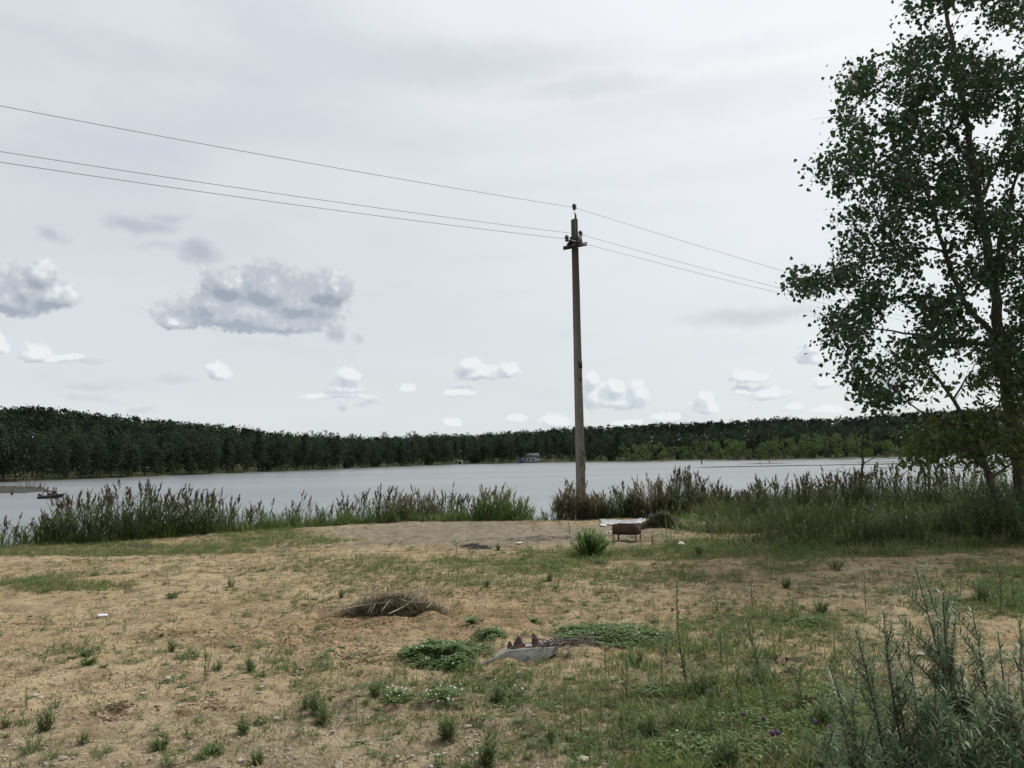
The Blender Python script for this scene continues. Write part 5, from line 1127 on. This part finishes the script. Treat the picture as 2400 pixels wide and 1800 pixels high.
# concrete slab with crumbling brown lumps
def slab():
    b = on_ground(1230, 1556); f = lambda px, py, dy: dpt(px, py, b[1] + dy) - b
    mb = MB(); front = [f(1122, 1560, .0), f(1190, 1525, .05), f(1232, 1520, .08), f(1302, 1516, .12), f(1306, 1530, .10), f(1275, 1548, .04), f(1238, 1562, .0), f(1195, 1572, -.02)]
    back = [p + [.04, .32, -.015] for p in front]; V = np.array(front + back); n = 8
    S = [[i, (i + 1) % n, (i + 1) % n + n, i + n] for i in range(n)]
    mb.add(V, [np.array([list(range(n))]), np.array([list(range(2 * n - 1, n - 1, -1))]), np.array([s[::-1] for s in S])]); o = mb.build('concrete_slab', M['concrete']); o.location = tuple(b)
    m = o.modifiers.new('bevel', 'BEVEL'); m.width = .008; m.segments = 2
    tag(o, 'half buried pale concrete slab corner between two clover patches', 'concrete slab')
    rng = np.random.default_rng(4)
    def lump(label, px, py, wpx, hpx, lean, seed, band=True):
        p = dpt(px, py, b[1] + .16); mb = MB(); k = 12; na = 14; an = np.linspace(0, 2 * np.pi, na, endpoint=False); w = wpx / 2 / FPX * p[1]; h = hpx * .86 / FPX * p[1]; rings = []
        for i in range(k):
            t = i / (k - 1); r = w * (1.05 - .75 * t ** 1.6) * (1 + .10 * math.sin(t * 26)) ; q = 1 + .3 * (fbm(np.cos(an) * 1.5 + seed, np.sin(an) * 1.5 + t * 3, 1, 3) - .5) * 2
            rings.append(np.column_stack([np.cos(an) * r * q + lean * h * t, np.sin(an) * r * q * .8, np.full(na, h * t - .01) + rng.uniform(-.004, .004, na)]))
        V = np.concatenate(rings); i = np.arange(k - 1)[:, None] * na; j = np.arange(na)[None]; j2 = (j + 1) % na
        mb.add(V, [np.stack([i + j, i + j2, i + na + j2, i + na + j], -1).reshape(-1, 4), ((k - 1) * na + np.arange(na))[None]])
        o = mb.build('brown_lump', M['brick_lump']); o.location = tuple(p); tag(o, label, 'rubble', 'brown rubble lumps on the slab')
    lump('taller brown lump of the left pair on the slab', 1214, 1516, 24, 30, .12, 1); lump('small brown lump at the far left of the slab', 1196, 1518, 14, 20, -.1, 2)
    lump('brown lump standing alone at the right of the slab', 1258, 1512, 20, 34, -.25, 3); lump('low brown lump behind the lone right one', 1278, 1514, 20, 14, .3, 4); lump('low crumbled lump right of the left pair', 1226, 1518, 10, 14, .2, 6)
    mb = MB()
    P = resample(np.array([f(1196, 1523, .1), f(1240, 1519, .12), f(1290, 1514, .14), f(1345, 1508, .2)]), .03); tube(mb, P, .012 + .006 * np.sin(np.arange(len(P)) * 1.7), 6)
    o = mb.build('charred_stick', M['dark_wood']); o.location = tuple(b); tag(o, 'blackened stick lying along the top of the slab', 'stick')
    mb = MB()
    for i in range(60):
        s = f(rng.uniform(1275, 1390), rng.uniform(1498, 1516), rng.uniform(.1, .35)); e = s + rng.normal(0, 1, 3) * [.13, .08, .03]; tube(mb, [s, (s + e) / 2 + [0, 0, .015], e], [.005, .004, .002], 4)
    o = mb.build('twig_tangle', M['grey_wood']); o.location = tuple(b); tag(o, 'dark twigs tangled between the slab and the right clover patch', 'twigs')
slab()
# clover
def clover(label, spots, n, nf, seed):
    rng = np.random.default_rng(seed); lv, fl = MB(), MB()
    for px, py, rx, ry, wt in spots:
        m = int(n * wt); a = rng.uniform(0, 6.28, m); r = rng.random(m) ** .62 * 1.12; r = r * (1 + .55 * (fbm(np.cos(a) * 1.6 + px, np.sin(a) * 1.6 + py, 1, 4, .6) - .5) * 2); qx = px + np.cos(a) * r * rx; qy = py + np.sin(a) * r * ry
        kp = vnoise(qx / 9 + seed, qy / 3.2) > .22 * r + .08; qx, qy, r = qx[kp], qy[kp], np.clip(r[kp], 0, 1); m = len(qx)
        P = ground_pts(qx, qy); edge = 1 - r
        P[:, 2] += rng.uniform(.005, .03, m) + .035 * np.clip(edge * 2, 0, 1) * rng.uniform(.3, 1, m)
        for q in range(3):
            aa = rng.uniform(0, 6.28, m) if q == 0 else aa + 2.09
            d = np.column_stack([np.cos(aa), np.sin(aa), rng.uniform(-.1, .45, m)]); s = rng.uniform(.009, .019, m)
            stamp(lv, HEART[0], HEART[1], P, frames(d, up=(.01, 0, 1)), s, rng.uniform(0, 1, m))
        m = int(nf * wt); V, F = rock_template(3, 1)
        a = rng.uniform(0, 6.28, m); r = np.sqrt(rng.random(m)); P = ground_pts(px + np.cos(a) * r * rx, py + np.sin(a) * r * ry) + np.column_stack([np.zeros((m, 2)), rng.uniform(.045, .085, m)])
        if m: stamp(fl, V, [F], P, frames(rng.normal(size=(m, 3)), rng), rng.uniform(.006, .010, m))
        for p in P: tube(lv, [p - [0, 0, .07], p], .0012, 3, .8)
    o = lv.build('clover_patch', M['clover_leaf']); tag(o, label, 'clover', kind='stuff')
    if fl.n: o2 = fl.build('clover_flowers', M['white_flower'], o); tag(o2, kind='stuff')
clover('dense clover patch with white flowers left of the slab', [(1040,1532,90,24,1), (1065,1558,45,16,.4), (1150,1492,36,10,.25), (990,1552,50,12,.3)], 5000, 16, 1)
clover('long dense clover patch with white flowers right of the slab', [(1430,1490,112,22,1), (1340,1490,40,18,.25), (1520,1502,50,12,.2)], 5600, 16, 2)
clover('pale flowering clover in the lower middle of the foreground', [(1045,1640,46,24,.6), (925,1640,28,16,.45), (1215,1625,44,22,.16), (1180,1612,20,10,.05)], 620, 32, 3)
clover('small clover patch among the weeds at right of centre', [(1900,1462,46,13,1)], 520, 0, 4)
clover('clover at the lower right among tall weeds', [(1540,1625,50,22,.4), (1790,1700,150,70,1), (1950,1650,110,60,.7), (1650,1760,160,40,.7)], 800, 2, 5)
# ------------------------------------------------------------------ single weeds
def weed(name, label, px, py, top, style, seed, tipx=None, group=None, cat='weed', mt='weed_leaf', sprd=0, z=None):
    rng = np.random.default_rng(seed); b = on_ground(px, py); h = (py - top) / FPX * b[1]; lv, st = MB(), MB()
    h = max(h, .04); tx = ((tipx if tipx is not None else px) - px) / FPX * b[1]
    if style == 'stalk':       # one upright stalk with short narrow leaves
        stem_leaves(lv, st, (0, 0, -.01), (tx, 0, h), rng, min(.045, h * .3), 150, 'narrow', .003 + h * .004, .25, 1.1)
        for i in range(int(rng.integers(0, 3))): stem_leaves(lv, st, (rng.normal(0, .02), rng.normal(0, .02), -.01), (tx + rng.normal(0, .05), rng.normal(0, .03), h * rng.uniform(.35, .7)), rng, .035, 140, 'narrow', .003, .2, 1.1)
    elif style == 'branchy':
        stem_leaves(lv, st, (0, 0, -.01), (tx, 0, h), rng, min(.06, h * .25), 130, 'narrow', .003 + h * .004, .18, .8, side=int(5 + h * 16))
        stem_leaves(lv, st, (.01, .01, -.01), (tx * .6 + rng.normal(0, .06), rng.normal(0, .04), h * .75), rng, .05, 130, 'narrow', .003, .2, .8, side=3)
    elif style == 'shrub':
        for i in range(85):
            a = rng.uniform(0, 6.28); k = rng.random() ** .6 * sprd / FPX * b[1] / 2
            stem_leaves(lv, st, (math.cos(a) * k * .35, math.sin(a) * k * .35, -.01), (math.cos(a) * k + tx, math.sin(a) * k, h * rng.uniform(.55, 1.0) * (1 - .45 * k / (sprd / FPX * b[1] / 2))), rng, .075, 120, 'broad', .004, .05, .6, tint=(.3, 1.1))
    elif style == 'bushy':
        for i in range(int(9 + h * 30)):
            a = rng.uniform(0, 6.28); k = rng.random() ** .6 * max(sprd / FPX * b[1] / 2, h * .35); stem_leaves(lv, st, (math.cos(a) * k * .35, math.sin(a) * k * .35, -.01), (math.cos(a) * k + tx, math.sin(a) * k, h * rng.uniform(.5, 1.0) * (1 - .35 * (k / (max(sprd / FPX * b[1] / 2, h * .35) + 1e-6)))), rng, min(.07, h * .4), 150, 'narrow', .0028, .08, .75)
    elif style == 'rosette':
        n = 16; a = rng.uniform(0, 6.28, n); d = np.column_stack([np.cos(a), np.sin(a), rng.uniform(.15, 1.1, n)]); l = max(h, .06) * rng.uniform(.8, 1.5, n)
        stamp(lv, CURV[0], CURV[1], np.zeros((n, 3)), frames(d, up=(.01, 0, 1)), np.stack([l * .26, l, l], -1), rng.uniform(.2, .9, n))
    elif style == 'broadstalk':  # mullein-like stalk with big pale leaves low down
        stem_leaves(lv, st, (0, 0, -.01), (tx, 0, h), rng, .07, 75, 'broad', .008, .05, .9, tint=(.5, 1), taper=.55)
        stem_leaves(lv, st, (0, 0, -.01), (tx * .3, 0, h * .4), rng, .10, 60, 'broad', .006, .05, .6, tint=(.6, 1))
    elif style == 'mat':
        for i in range(22):
            a = rng.uniform(0, 6.28); k = rng.uniform(.4, 1) * max(sprd / FPX * b[1] / 2, .08); stem_leaves(lv, st, (0, 0, .01), (math.cos(a) * k, math.sin(a) * k, rng.uniform(.015, .06)), rng, .035, 160, 'broad', .002, .1, .5)
    root = empty(name, b); lv.build('leaves', M[mt], root)
    if st.n: st.build('stem', M['stalk'], root)
    tag(root, label, cat, group); return root
GW = 'single weeds growing on the sandy ground'
for q in [('w', 1831, 1505, 1432, 'stalk', 'thin stalk standing left of the small clover patch at right', 0), ('w', 1655, 1545, 1462, 'stalk', 'thin stalk between the tall pale stalk and the light green one', 0), ('w', 1960, 1570, 1490, 'stalk', 'pair of thin stalks just left of the silver shrub', 0), ('w', 1880, 1650, 1570, 'branchy', 'loose branching weed between charcoal and silver shrub', 0),
          ('w', 1735, 1665, 1560, 'branchy', 'airy branching weed left of the tall dark stemmed one', 0), ('w', 1565, 1560, 1490, 'branchy', 'spindly weed below the dark clod', 0), ('w', 1930, 1700, 1610, 'bushy', 'green feathery weed behind the right purple heads', 60), ('w', 1670, 1720, 1620, 'branchy', 'tall thin weed among the clover, lower right', 0),
          ('w', 1460, 1745, 1660, 'branchy', 'brownish open weed in the grass at bottom, right of centre', 0), ('w', 1360, 1720, 1640, 'stalk', 'lone thin stalk in short grass at bottom centre', 0), ('w', 2085, 1600, 1500, 'branchy', 'slim green weed behind the shorter silver shrub', 0), ('w', 2400, 1560, 1450, 'branchy', 'green weed behind the tallest silver shrub at the frame edge', 0),
          ('branchy', 1380, 1298, 1222, 'shrub', 'bright green leafy shrub left of the brazier', 100), ('dock', 1336, 1262, 1205, 'stalk', 'reddish seed stalk leaning left of the bright shrub', 0), ('w', 1287, 1362, 1335, 'bushy', 'small dark conifer-like weed in mid ground, centre', 16),
          ('w', 1765, 1425, 1358, 'stalk', 'leafy upright weed right of centre with two stems', 0), ('w', 1608, 1600, 1368, 'broadstalk', 'tallest pale stalk with broad leaves, right of centre', 0), ('w', 1712, 1600, 1490, 'stalk', 'straight light green stalk right of the tall pale one', 0),
          ('w', 1805, 1690, 1450, 'branchy', 'tall slender branching weed with thin dark stem', 0), ('w', 1555, 1625, 1520, 'stalk', 'weed with bare stem and tufted top left of the tall stalk', 0), ('w', 1860, 1445, 1398, 'branchy', 'small fork topped weed above the small clover patch', 0),
          ('w', 1925, 1440, 1390, 'bushy', 'airy weed right of the fork topped one', 30), ('w', 2030, 1435, 1365, 'stalk', 'thin straight weed standing on pinkish sand at right', 0), ('w', 2343, 1435, 1300, 'branchy', 'tallest weed at the right edge with dark stem', 0),
          ('w', 2250, 1395, 1335, 'stalk', 'thin brown topped weed left of the right edge weeds', 0), ('w', 2380, 1420, 1345, 'branchy', 'green weed at the right frame edge', 0), ('w', 2310, 1405, 1335, 'bushy', 'bright feathery weed clump behind the silver shrub', 70), ('w', 1840, 1380, 1345, 'bushy', 'low grey green weed tuft in right middle ground', 34),
          ('w', 1420, 1588, 1510, 'stalk', 'upright weed in front of the right clover patch', 0), ('w', 1490, 1560, 1505, 'bushy', 'open thin stemmed weed right of the slab, front', 30), ('w', 1325, 1675, 1600, 'stalk', 'spindly weed with dark base below the slab', 0),
          ('w', 1165, 1645, 1585, 'bushy', 'yellow green feathery weed below the slab', 44), ('w', 1232, 1548, 1522, 'rosette', 'broad leaved seedling growing against the slab face', 0), ('w', 1105, 1462, 1432, 'rosette', 'bright rosette of broad leaves above the left clover', 0), ('w', 1250, 1455, 1430, 'rosette', 'dark rosette in the middle, above the slab', 0),
          ('w', 1340, 1592, 1580, 'rosette', 'small dark rosette on bare sand below the slab', 0), ('w', 1148, 1535, 1500, 'stalk', 'small stalk just left of the slab', 0), ('w', 880, 1632, 1582, 'bushy', 'small brownish weed left of the flowering clover', 18), ('w', 948, 1610, 1555, 'stalk', 'two stemmed weed below the left clover patch', 0),
          ('w', 925, 1590, 1535, 'stalk', 'slender weed at the lower left of the clover patch', 0), ('w', 835, 1685, 1637, 'stalk', 'single small weed standing on sand, lower left of centre', 0), ('w', 742, 1675, 1615, 'bushy', 'paler of the three weeds in the lower left cluster', 26), ('w', 718, 1660, 1618, 'bushy', 'leftmost of the three weeds in the lower left cluster', 22),
          ('w', 755, 1700, 1645, 'bushy', 'largest weed of the lower left cluster', 44), ('w', 575, 1722, 1668, 'bushy', 'green weed standing left of the lower left cluster', 22), ('w', 600, 1792, 1740, 'bushy', 'bright green weed at the bottom left of centre', 28), ('w', 108, 1715, 1655, 'bushy', 'dark green spruce-like weed near the left edge', 20),
          ('w', 15, 1705, 1670, 'bushy', 'small weed at the left frame edge', 18), ('w', 60, 1655, 1615, 'stalk', 'tiny sparse weed near the left edge of the sand', 0), ('w', 75, 1760, 1715, 'bushy', 'low brownish spreading weed at bottom left', 80), ('w', 195, 1735, 1700, 'bushy', 'small dark weed tuft right of the spruce-like one', 30),
          ('w', 402, 1528, 1495, 'bushy', 'compact green weed on the sand at left', 20), ('w', 478, 1595, 1530, 'branchy', 'forked thin weed at left with long shadow', 0), ('w', 510, 1570, 1540, 'bushy', 'small green weed right of the forked one', 22), ('w', 590, 1575, 1535, 'bushy', 'green tuft left of centre on sand', 24),
          ('w', 205, 1535, 1522, 'mat', 'flat dark creeping weed on the sand at left', 70), ('w', 205, 1562, 1552, 'mat', 'flat grey green mat weed below the creeping one', 60), ('w', 375, 1755, 1742, 'mat', 'flat dark rosette mat at the bottom left', 50), ('w', 500, 1772, 1755, 'mat', 'dark flat weed at the bottom beside broad stone', 50),
          ('w', 725, 1345, 1300, 'stalk', 'thin weed standing at left of the clearing front', 0), ('w', 1068, 1308, 1268, 'stalk', 'thin weed in front of the campfire remains, left', 0), ('w', 1095, 1305, 1266, 'stalk', 'thin weed in front of the campfire remains, right', 0), ('w', 1130, 1345, 1318, 'stalk', 'small weed below the campfire remains', 0),
          ('w', 1140, 1375, 1350, 'bushy', 'small dark tuft right of the brush pile', 16), ('w', 1168, 1290, 1270, 'bushy', 'little green tuft at the front edge of the clearing', 16), ('w', 800, 1400, 1375, 'bushy', 'small dark weed above the churned soil, left', 16), ('w', 1010, 1432, 1405, 'bushy', 'dark green sprig at the right end of the brush pile', 26),
          ('w', 1530, 1290, 1248, 'branchy', 'young leafy plant right of the brazier', 0), ('w', 1575, 1285, 1255, 'bushy', 'grey green plant right of the young leafy one', 40), ('w', 1500, 1298, 1275, 'bushy', 'dark green tuft below the brazier', 60), ('w', 1410, 1320, 1290, 'bushy', 'pale green tuft in front of the bright shrub', 60),
          ('w', 1640, 1300, 1270, 'bushy', 'low tuft in front of the ash at right', 30), ('w', 1960, 1335, 1305, 'bushy', 'green tuft on the grass edge at right', 60), ('w', 1280, 1330, 1308, 'bushy', 'green tuft in the strip before the clearing', 70), ('w', 540, 1375, 1350, 'bushy', 'small green weed at left middle ground', 22),
          ('w', 405, 1400, 1378, 'mat', 'flat green weed left of the small green one', 50), ('w', 1615, 1440, 1415, 'branchy', 'brownish weed behind the tall pale stalk', 0), ('w', 1680, 1430, 1400, 'branchy', 'little weed between tall stalk and upright weed', 0), ('w', 1960, 1560, 1520, 'bushy', 'thin stemmed weeds right of the charcoal', 30),
          ('w', 1650, 1640, 1570, 'bushy', 'loose green weed behind the purple flowers', 90), ('w', 1590, 1705, 1650, 'bushy', 'dense green weed mound at lower right of centre', 110), ('w', 1290, 1745, 1690, 'bushy', 'thin brownish weed in the lower middle', 26), ('w', 1050, 1735, 1660, 'bushy', 'dense weed below the flowering clover', 36), ('w', 1140, 1790, 1700, 'bushy', 'yellowish spiky weed at the bottom middle', 40),
          ('w', 1410, 1690, 1640, 'stalk', 'thin stem weed left of the green weed mound', 0), ('w', 1700, 1790, 1700, 'bushy', 'pale leaved weed at the bottom right of centre', 80), ('w', 1500, 1785, 1720, 'branchy', 'bare brown stem weed at the bottom', 0), ('w', 1900, 1795, 1730, 'bushy', 'bright green weed at the bottom left of the silver shrub', 90), ('w', 2040, 1795, 1745, 'bushy', 'yellow green weed under the silver shrub', 90), ('w', 1510, 1720, 1660, 'bushy', 'green weed left of the dense mound', 60), ('w', 1770, 1600, 1545, 'bushy', 'dark weed round the charcoal remains', 90), ('w', 1690, 1560, 1480, 'branchy', 'brown tipped weed beside the straight green stalk', 0), ('w', 1470, 1640, 1560, 'branchy', 'fine branching weed left of the bare stemmed one', 0)]:
    nm, px, py, top, style, lab, sp = q
    weed({'bushy': 'bushy_weed', 'shrub': 'leafy_shrub', 'stalk': 'stalk_weed', 'branchy': 'branching_weed', 'rosette': 'rosette_weed', 'broadstalk': 'mullein_stalk', 'mat': 'mat_weed'}[style], lab, px, py, top, style, int(px * 3 + py), tipx={1608: 1596, 1336: 1330, 1805: 1760}.get(px), group=GW, sprd=sp, mt=('dead_grass' if nm == 'dock' else 'bright_leaf' if style == 'shrub' else 'weed_leaf'))
# small seedlings too many to count: many little plants, one object per kind of growth
def seedlings():
    rng = np.random.default_rng(77); lv, st = MB(), MB(); protos = []
    for i in range(10):
        a, s = MB(), MB(); h = rng.uniform(.06, .16)
        if i < 4:
            for k in range(int(rng.integers(2, 5))): stem_leaves(a, s, (0, 0, -.01), (rng.normal(0, .03), rng.normal(0, .03), h * rng.uniform(.5, 1)), rng, .032, 190, 'narrow', .002, .1, .9)
        elif i < 7:
            n = 12; an = rng.uniform(0, 6.28, n); d = np.column_stack([np.cos(an), np.sin(an), rng.uniform(.1, .8, n)]); l = rng.uniform(.03, .075, n); stamp(a, CURV[0], CURV[1], np.zeros((n, 3)), frames(d, up=(.01, 0, 1)), np.stack([l * .24, l, l], -1), rng.uniform(0, 1, n))
        else:
            for k in range(7):
                an = rng.uniform(0, 6.28); q = rng.uniform(.04, .12); stem_leaves(a, s, (0, 0, .005), (math.cos(an) * q, math.sin(an) * q, rng.uniform(.01, .05)), rng, .024, 170, 'broad', .0015, .1, .5)
        V = np.concatenate(a.V); T = np.concatenate(a.T); Fs = a.F; protos.append((V, Fs, T))
    N = 36000; y = 3.0 + 17.5 * rng.random(N) ** 1.35; x = rng.uniform(-1, 1, N) * (.69 * y + .6); m = masks(x, y)
    nn = sst(.42, .6, fbm(x + 11, y + 4, .7, 4, .6)); p = (.06 + .35 * nn * (m['py'] < 1e9) * .5 + .65 * m['veg'] * nn) * (1 - .95 * m['bare']) * (1 - .6 * m['clay']) * (1 - .8 * m['burn']) * (.45 + .55 * sst(-400, 1500, m['px']))
    k = (rng.random(N) < p) & (np.abs(x) < y * .68 + .6); x, y = x[k], y[k]; z = height(x, y); idx = rng.integers(0, 10, len(x))
    for q in range(10):
        j = idx == q; V, Fs, T = protos[q]; n = j.sum()
        if n == 0: continue
        Fm = {}; 
        for F in Fs: Fm.setdefault(F.shape[1], []).append(F)
        a = rng.uniform(0, 6.28, n); R = np.zeros((n, 3, 3)); R[:, 0, 0] = np.cos(a); R[:, 0, 1] = -np.sin(a); R[:, 1, 0] = np.sin(a); R[:, 1, 1] = np.cos(a); R[:, 2, 2] = 1
        stamp(lv, V, [np.concatenate(F) for F in Fm.values()], np.column_stack([x[j], y[j], z[j]]), R, rng.uniform(.5, 1.15, n), rng.uniform(-.25, .25, n), T)
    tag(lv.build('seedlings', M['weed_leaf']), 'countless small green seedlings dotted over the sandy ground', 'seedlings', kind='stuff')
seedlings()
def litter_dead():
    rng = np.random.default_rng(78); N = 60000; y = 3.0 + 15 * rng.random(N) ** 1.35; x = rng.uniform(-1, 1, N) * (.69 * y + .6); m = masks(x, y)
    p = (.25 + .6 * sst(.45, .6, fbm(x, y + 50, .5, 4))) * (1 - .7 * m['bare']) * .5; k = (rng.random(N) < p) & (np.abs(x) < y * .68 + .5); x, y = x[k], y[k]; n = len(x)
    d = np.column_stack([rng.normal(size=n), rng.normal(size=n), rng.uniform(0, .3, n)]); l = rng.uniform(.01, .05, n); mb = MB()
    stamp(mb, BLADE[0], BLADE[1], np.column_stack([x, y, height(x, y) + .004]), frames(d, up=(.01, 0, 1)), np.stack([l * .14 + .0015, l, l], -1), rng.uniform(-.5, 1.0, n))
    tag(mb.build('dead_leaf_litter', M['dead_grass']), 'brown bits of dead grass and leaf litter on the sand', 'litter', kind='stuff')
litter_dead()
# purple clover heads
GC = 'purple clover plants at lower right'
for i, (px, py, base, lab) in enumerate([(1745,1678,1740,'leftmost purple clover head at lower right'), (1792,1688,1745,'purple clover head just right of the leftmost one'), (1813,1722,1775,'left one of the lowest pair of purple clover heads'), (1826,1722,1780,'right one of the lowest pair of purple clover heads'),
                                         (1914,1696,1760,'purple clover head left of the silver shrub'), (1946,1708,1770,'dark purple clover head nearest the silver shrub'), (1968,1714,1775,'rightmost purple clover head, half hidden by silver leaves')]):
    r = weed('purple_clover', lab, px - 4, base, py, 'stalk', 500 + i, tipx=px, group=GC, cat='flower')
    b = np.array(r.location); V, F = rock_template(i + 1, 2, .8); h = (base - py) / FPX * b[1]; mb = MB(); mb.add(V * [.014, .014, .016] + [(4) / FPX * b[1], 0, h], F); mb.build('flower_head', M['purple_flower'], r)
# ------------------------------------------------------------------ silver green shrubs, close at lower right
def silver_shrub(label, Y, basepx, stems, seed, low=0, lowbox=None):
    rng = np.random.default_rng(seed); b0 = gpt(*basepx, 0); b0 = np.array([(basepx[0] - 1200) / FPX * Y, Y, H1((basepx[0] - 1200) / FPX * Y, Y)]); lv, st = MB(), MB()
    for (tx, ty, bx, dy, side) in stems:
        tip = dpt(tx, ty, Y + dy) - b0; bp = np.array([(bx - basepx[0]) / FPX * Y, dy * .3 + rng.uniform(-.08, .08), -.02])
        stem_leaves(lv, st, bp, tip, rng, .072, 190, 'narrow', .0065, .15, .36, side=side + 2, tint=(.0, 1), curve=.06, taper=.3, sprd=1.15)
    for i in range(low):
        x0, x1, y0, y1 = lowbox; dy = rng.uniform(-.45, .45); tip = dpt(rng.uniform(x0, x1), rng.uniform(y0, y1), Y + dy) - b0; bp = np.array([tip[0] + rng.normal(0, .14), tip[1] + rng.normal(0, .1), -.02])
        stem_leaves(lv, st, bp, tip, rng, .066, 180, 'narrow', .004, .1, .38, side=5, tint=(.0, 1), curve=.05, taper=.2)
    root = empty('willow_shrub', b0); lv.build('leaves', M['willow_leaf'], root); st.build('stems', M['twig'], root); tag(root, label, 'shrub', 'silver green shrubs at lower right')
silver_shrub('silver green shrub at lower right, the shorter left one', 3.75, (2100, 1920), [(2005,1472,2040,.1,5), (2070,1432,2090,.0,5), (2128,1502,2130,.2,4), (1944,1560,2030,-.1,4), (1975,1700,2000,-.2,3), (2040,1560,2080,.2,4), (2100,1600,2110,0,4), (2170,1650,2150,-.1,4), (1930,1720,1990,-.3,3), (2190,1560,2160,.1,3)], 1, 18, (1960, 2230, 1620, 1800))
silver_shrub('tallest silver green shrub at lower right, topmost twig highest', 3.6, (2300, 1930), [(2145,1328,2270,.0,7), (2160,1335,2275,.1,3), (2278,1428,2290,.1,6), (2210,1390,2285,-.2,4), (2340,1490,2320,.1,5), (2200,1480,2270,.2,4), (2390,1520,2360,.0,4), (2250,1560,2270,-.1,4), (2330,1600,2330,-.2,4)], 2, 34, (2180, 2440, 1600, 1820))
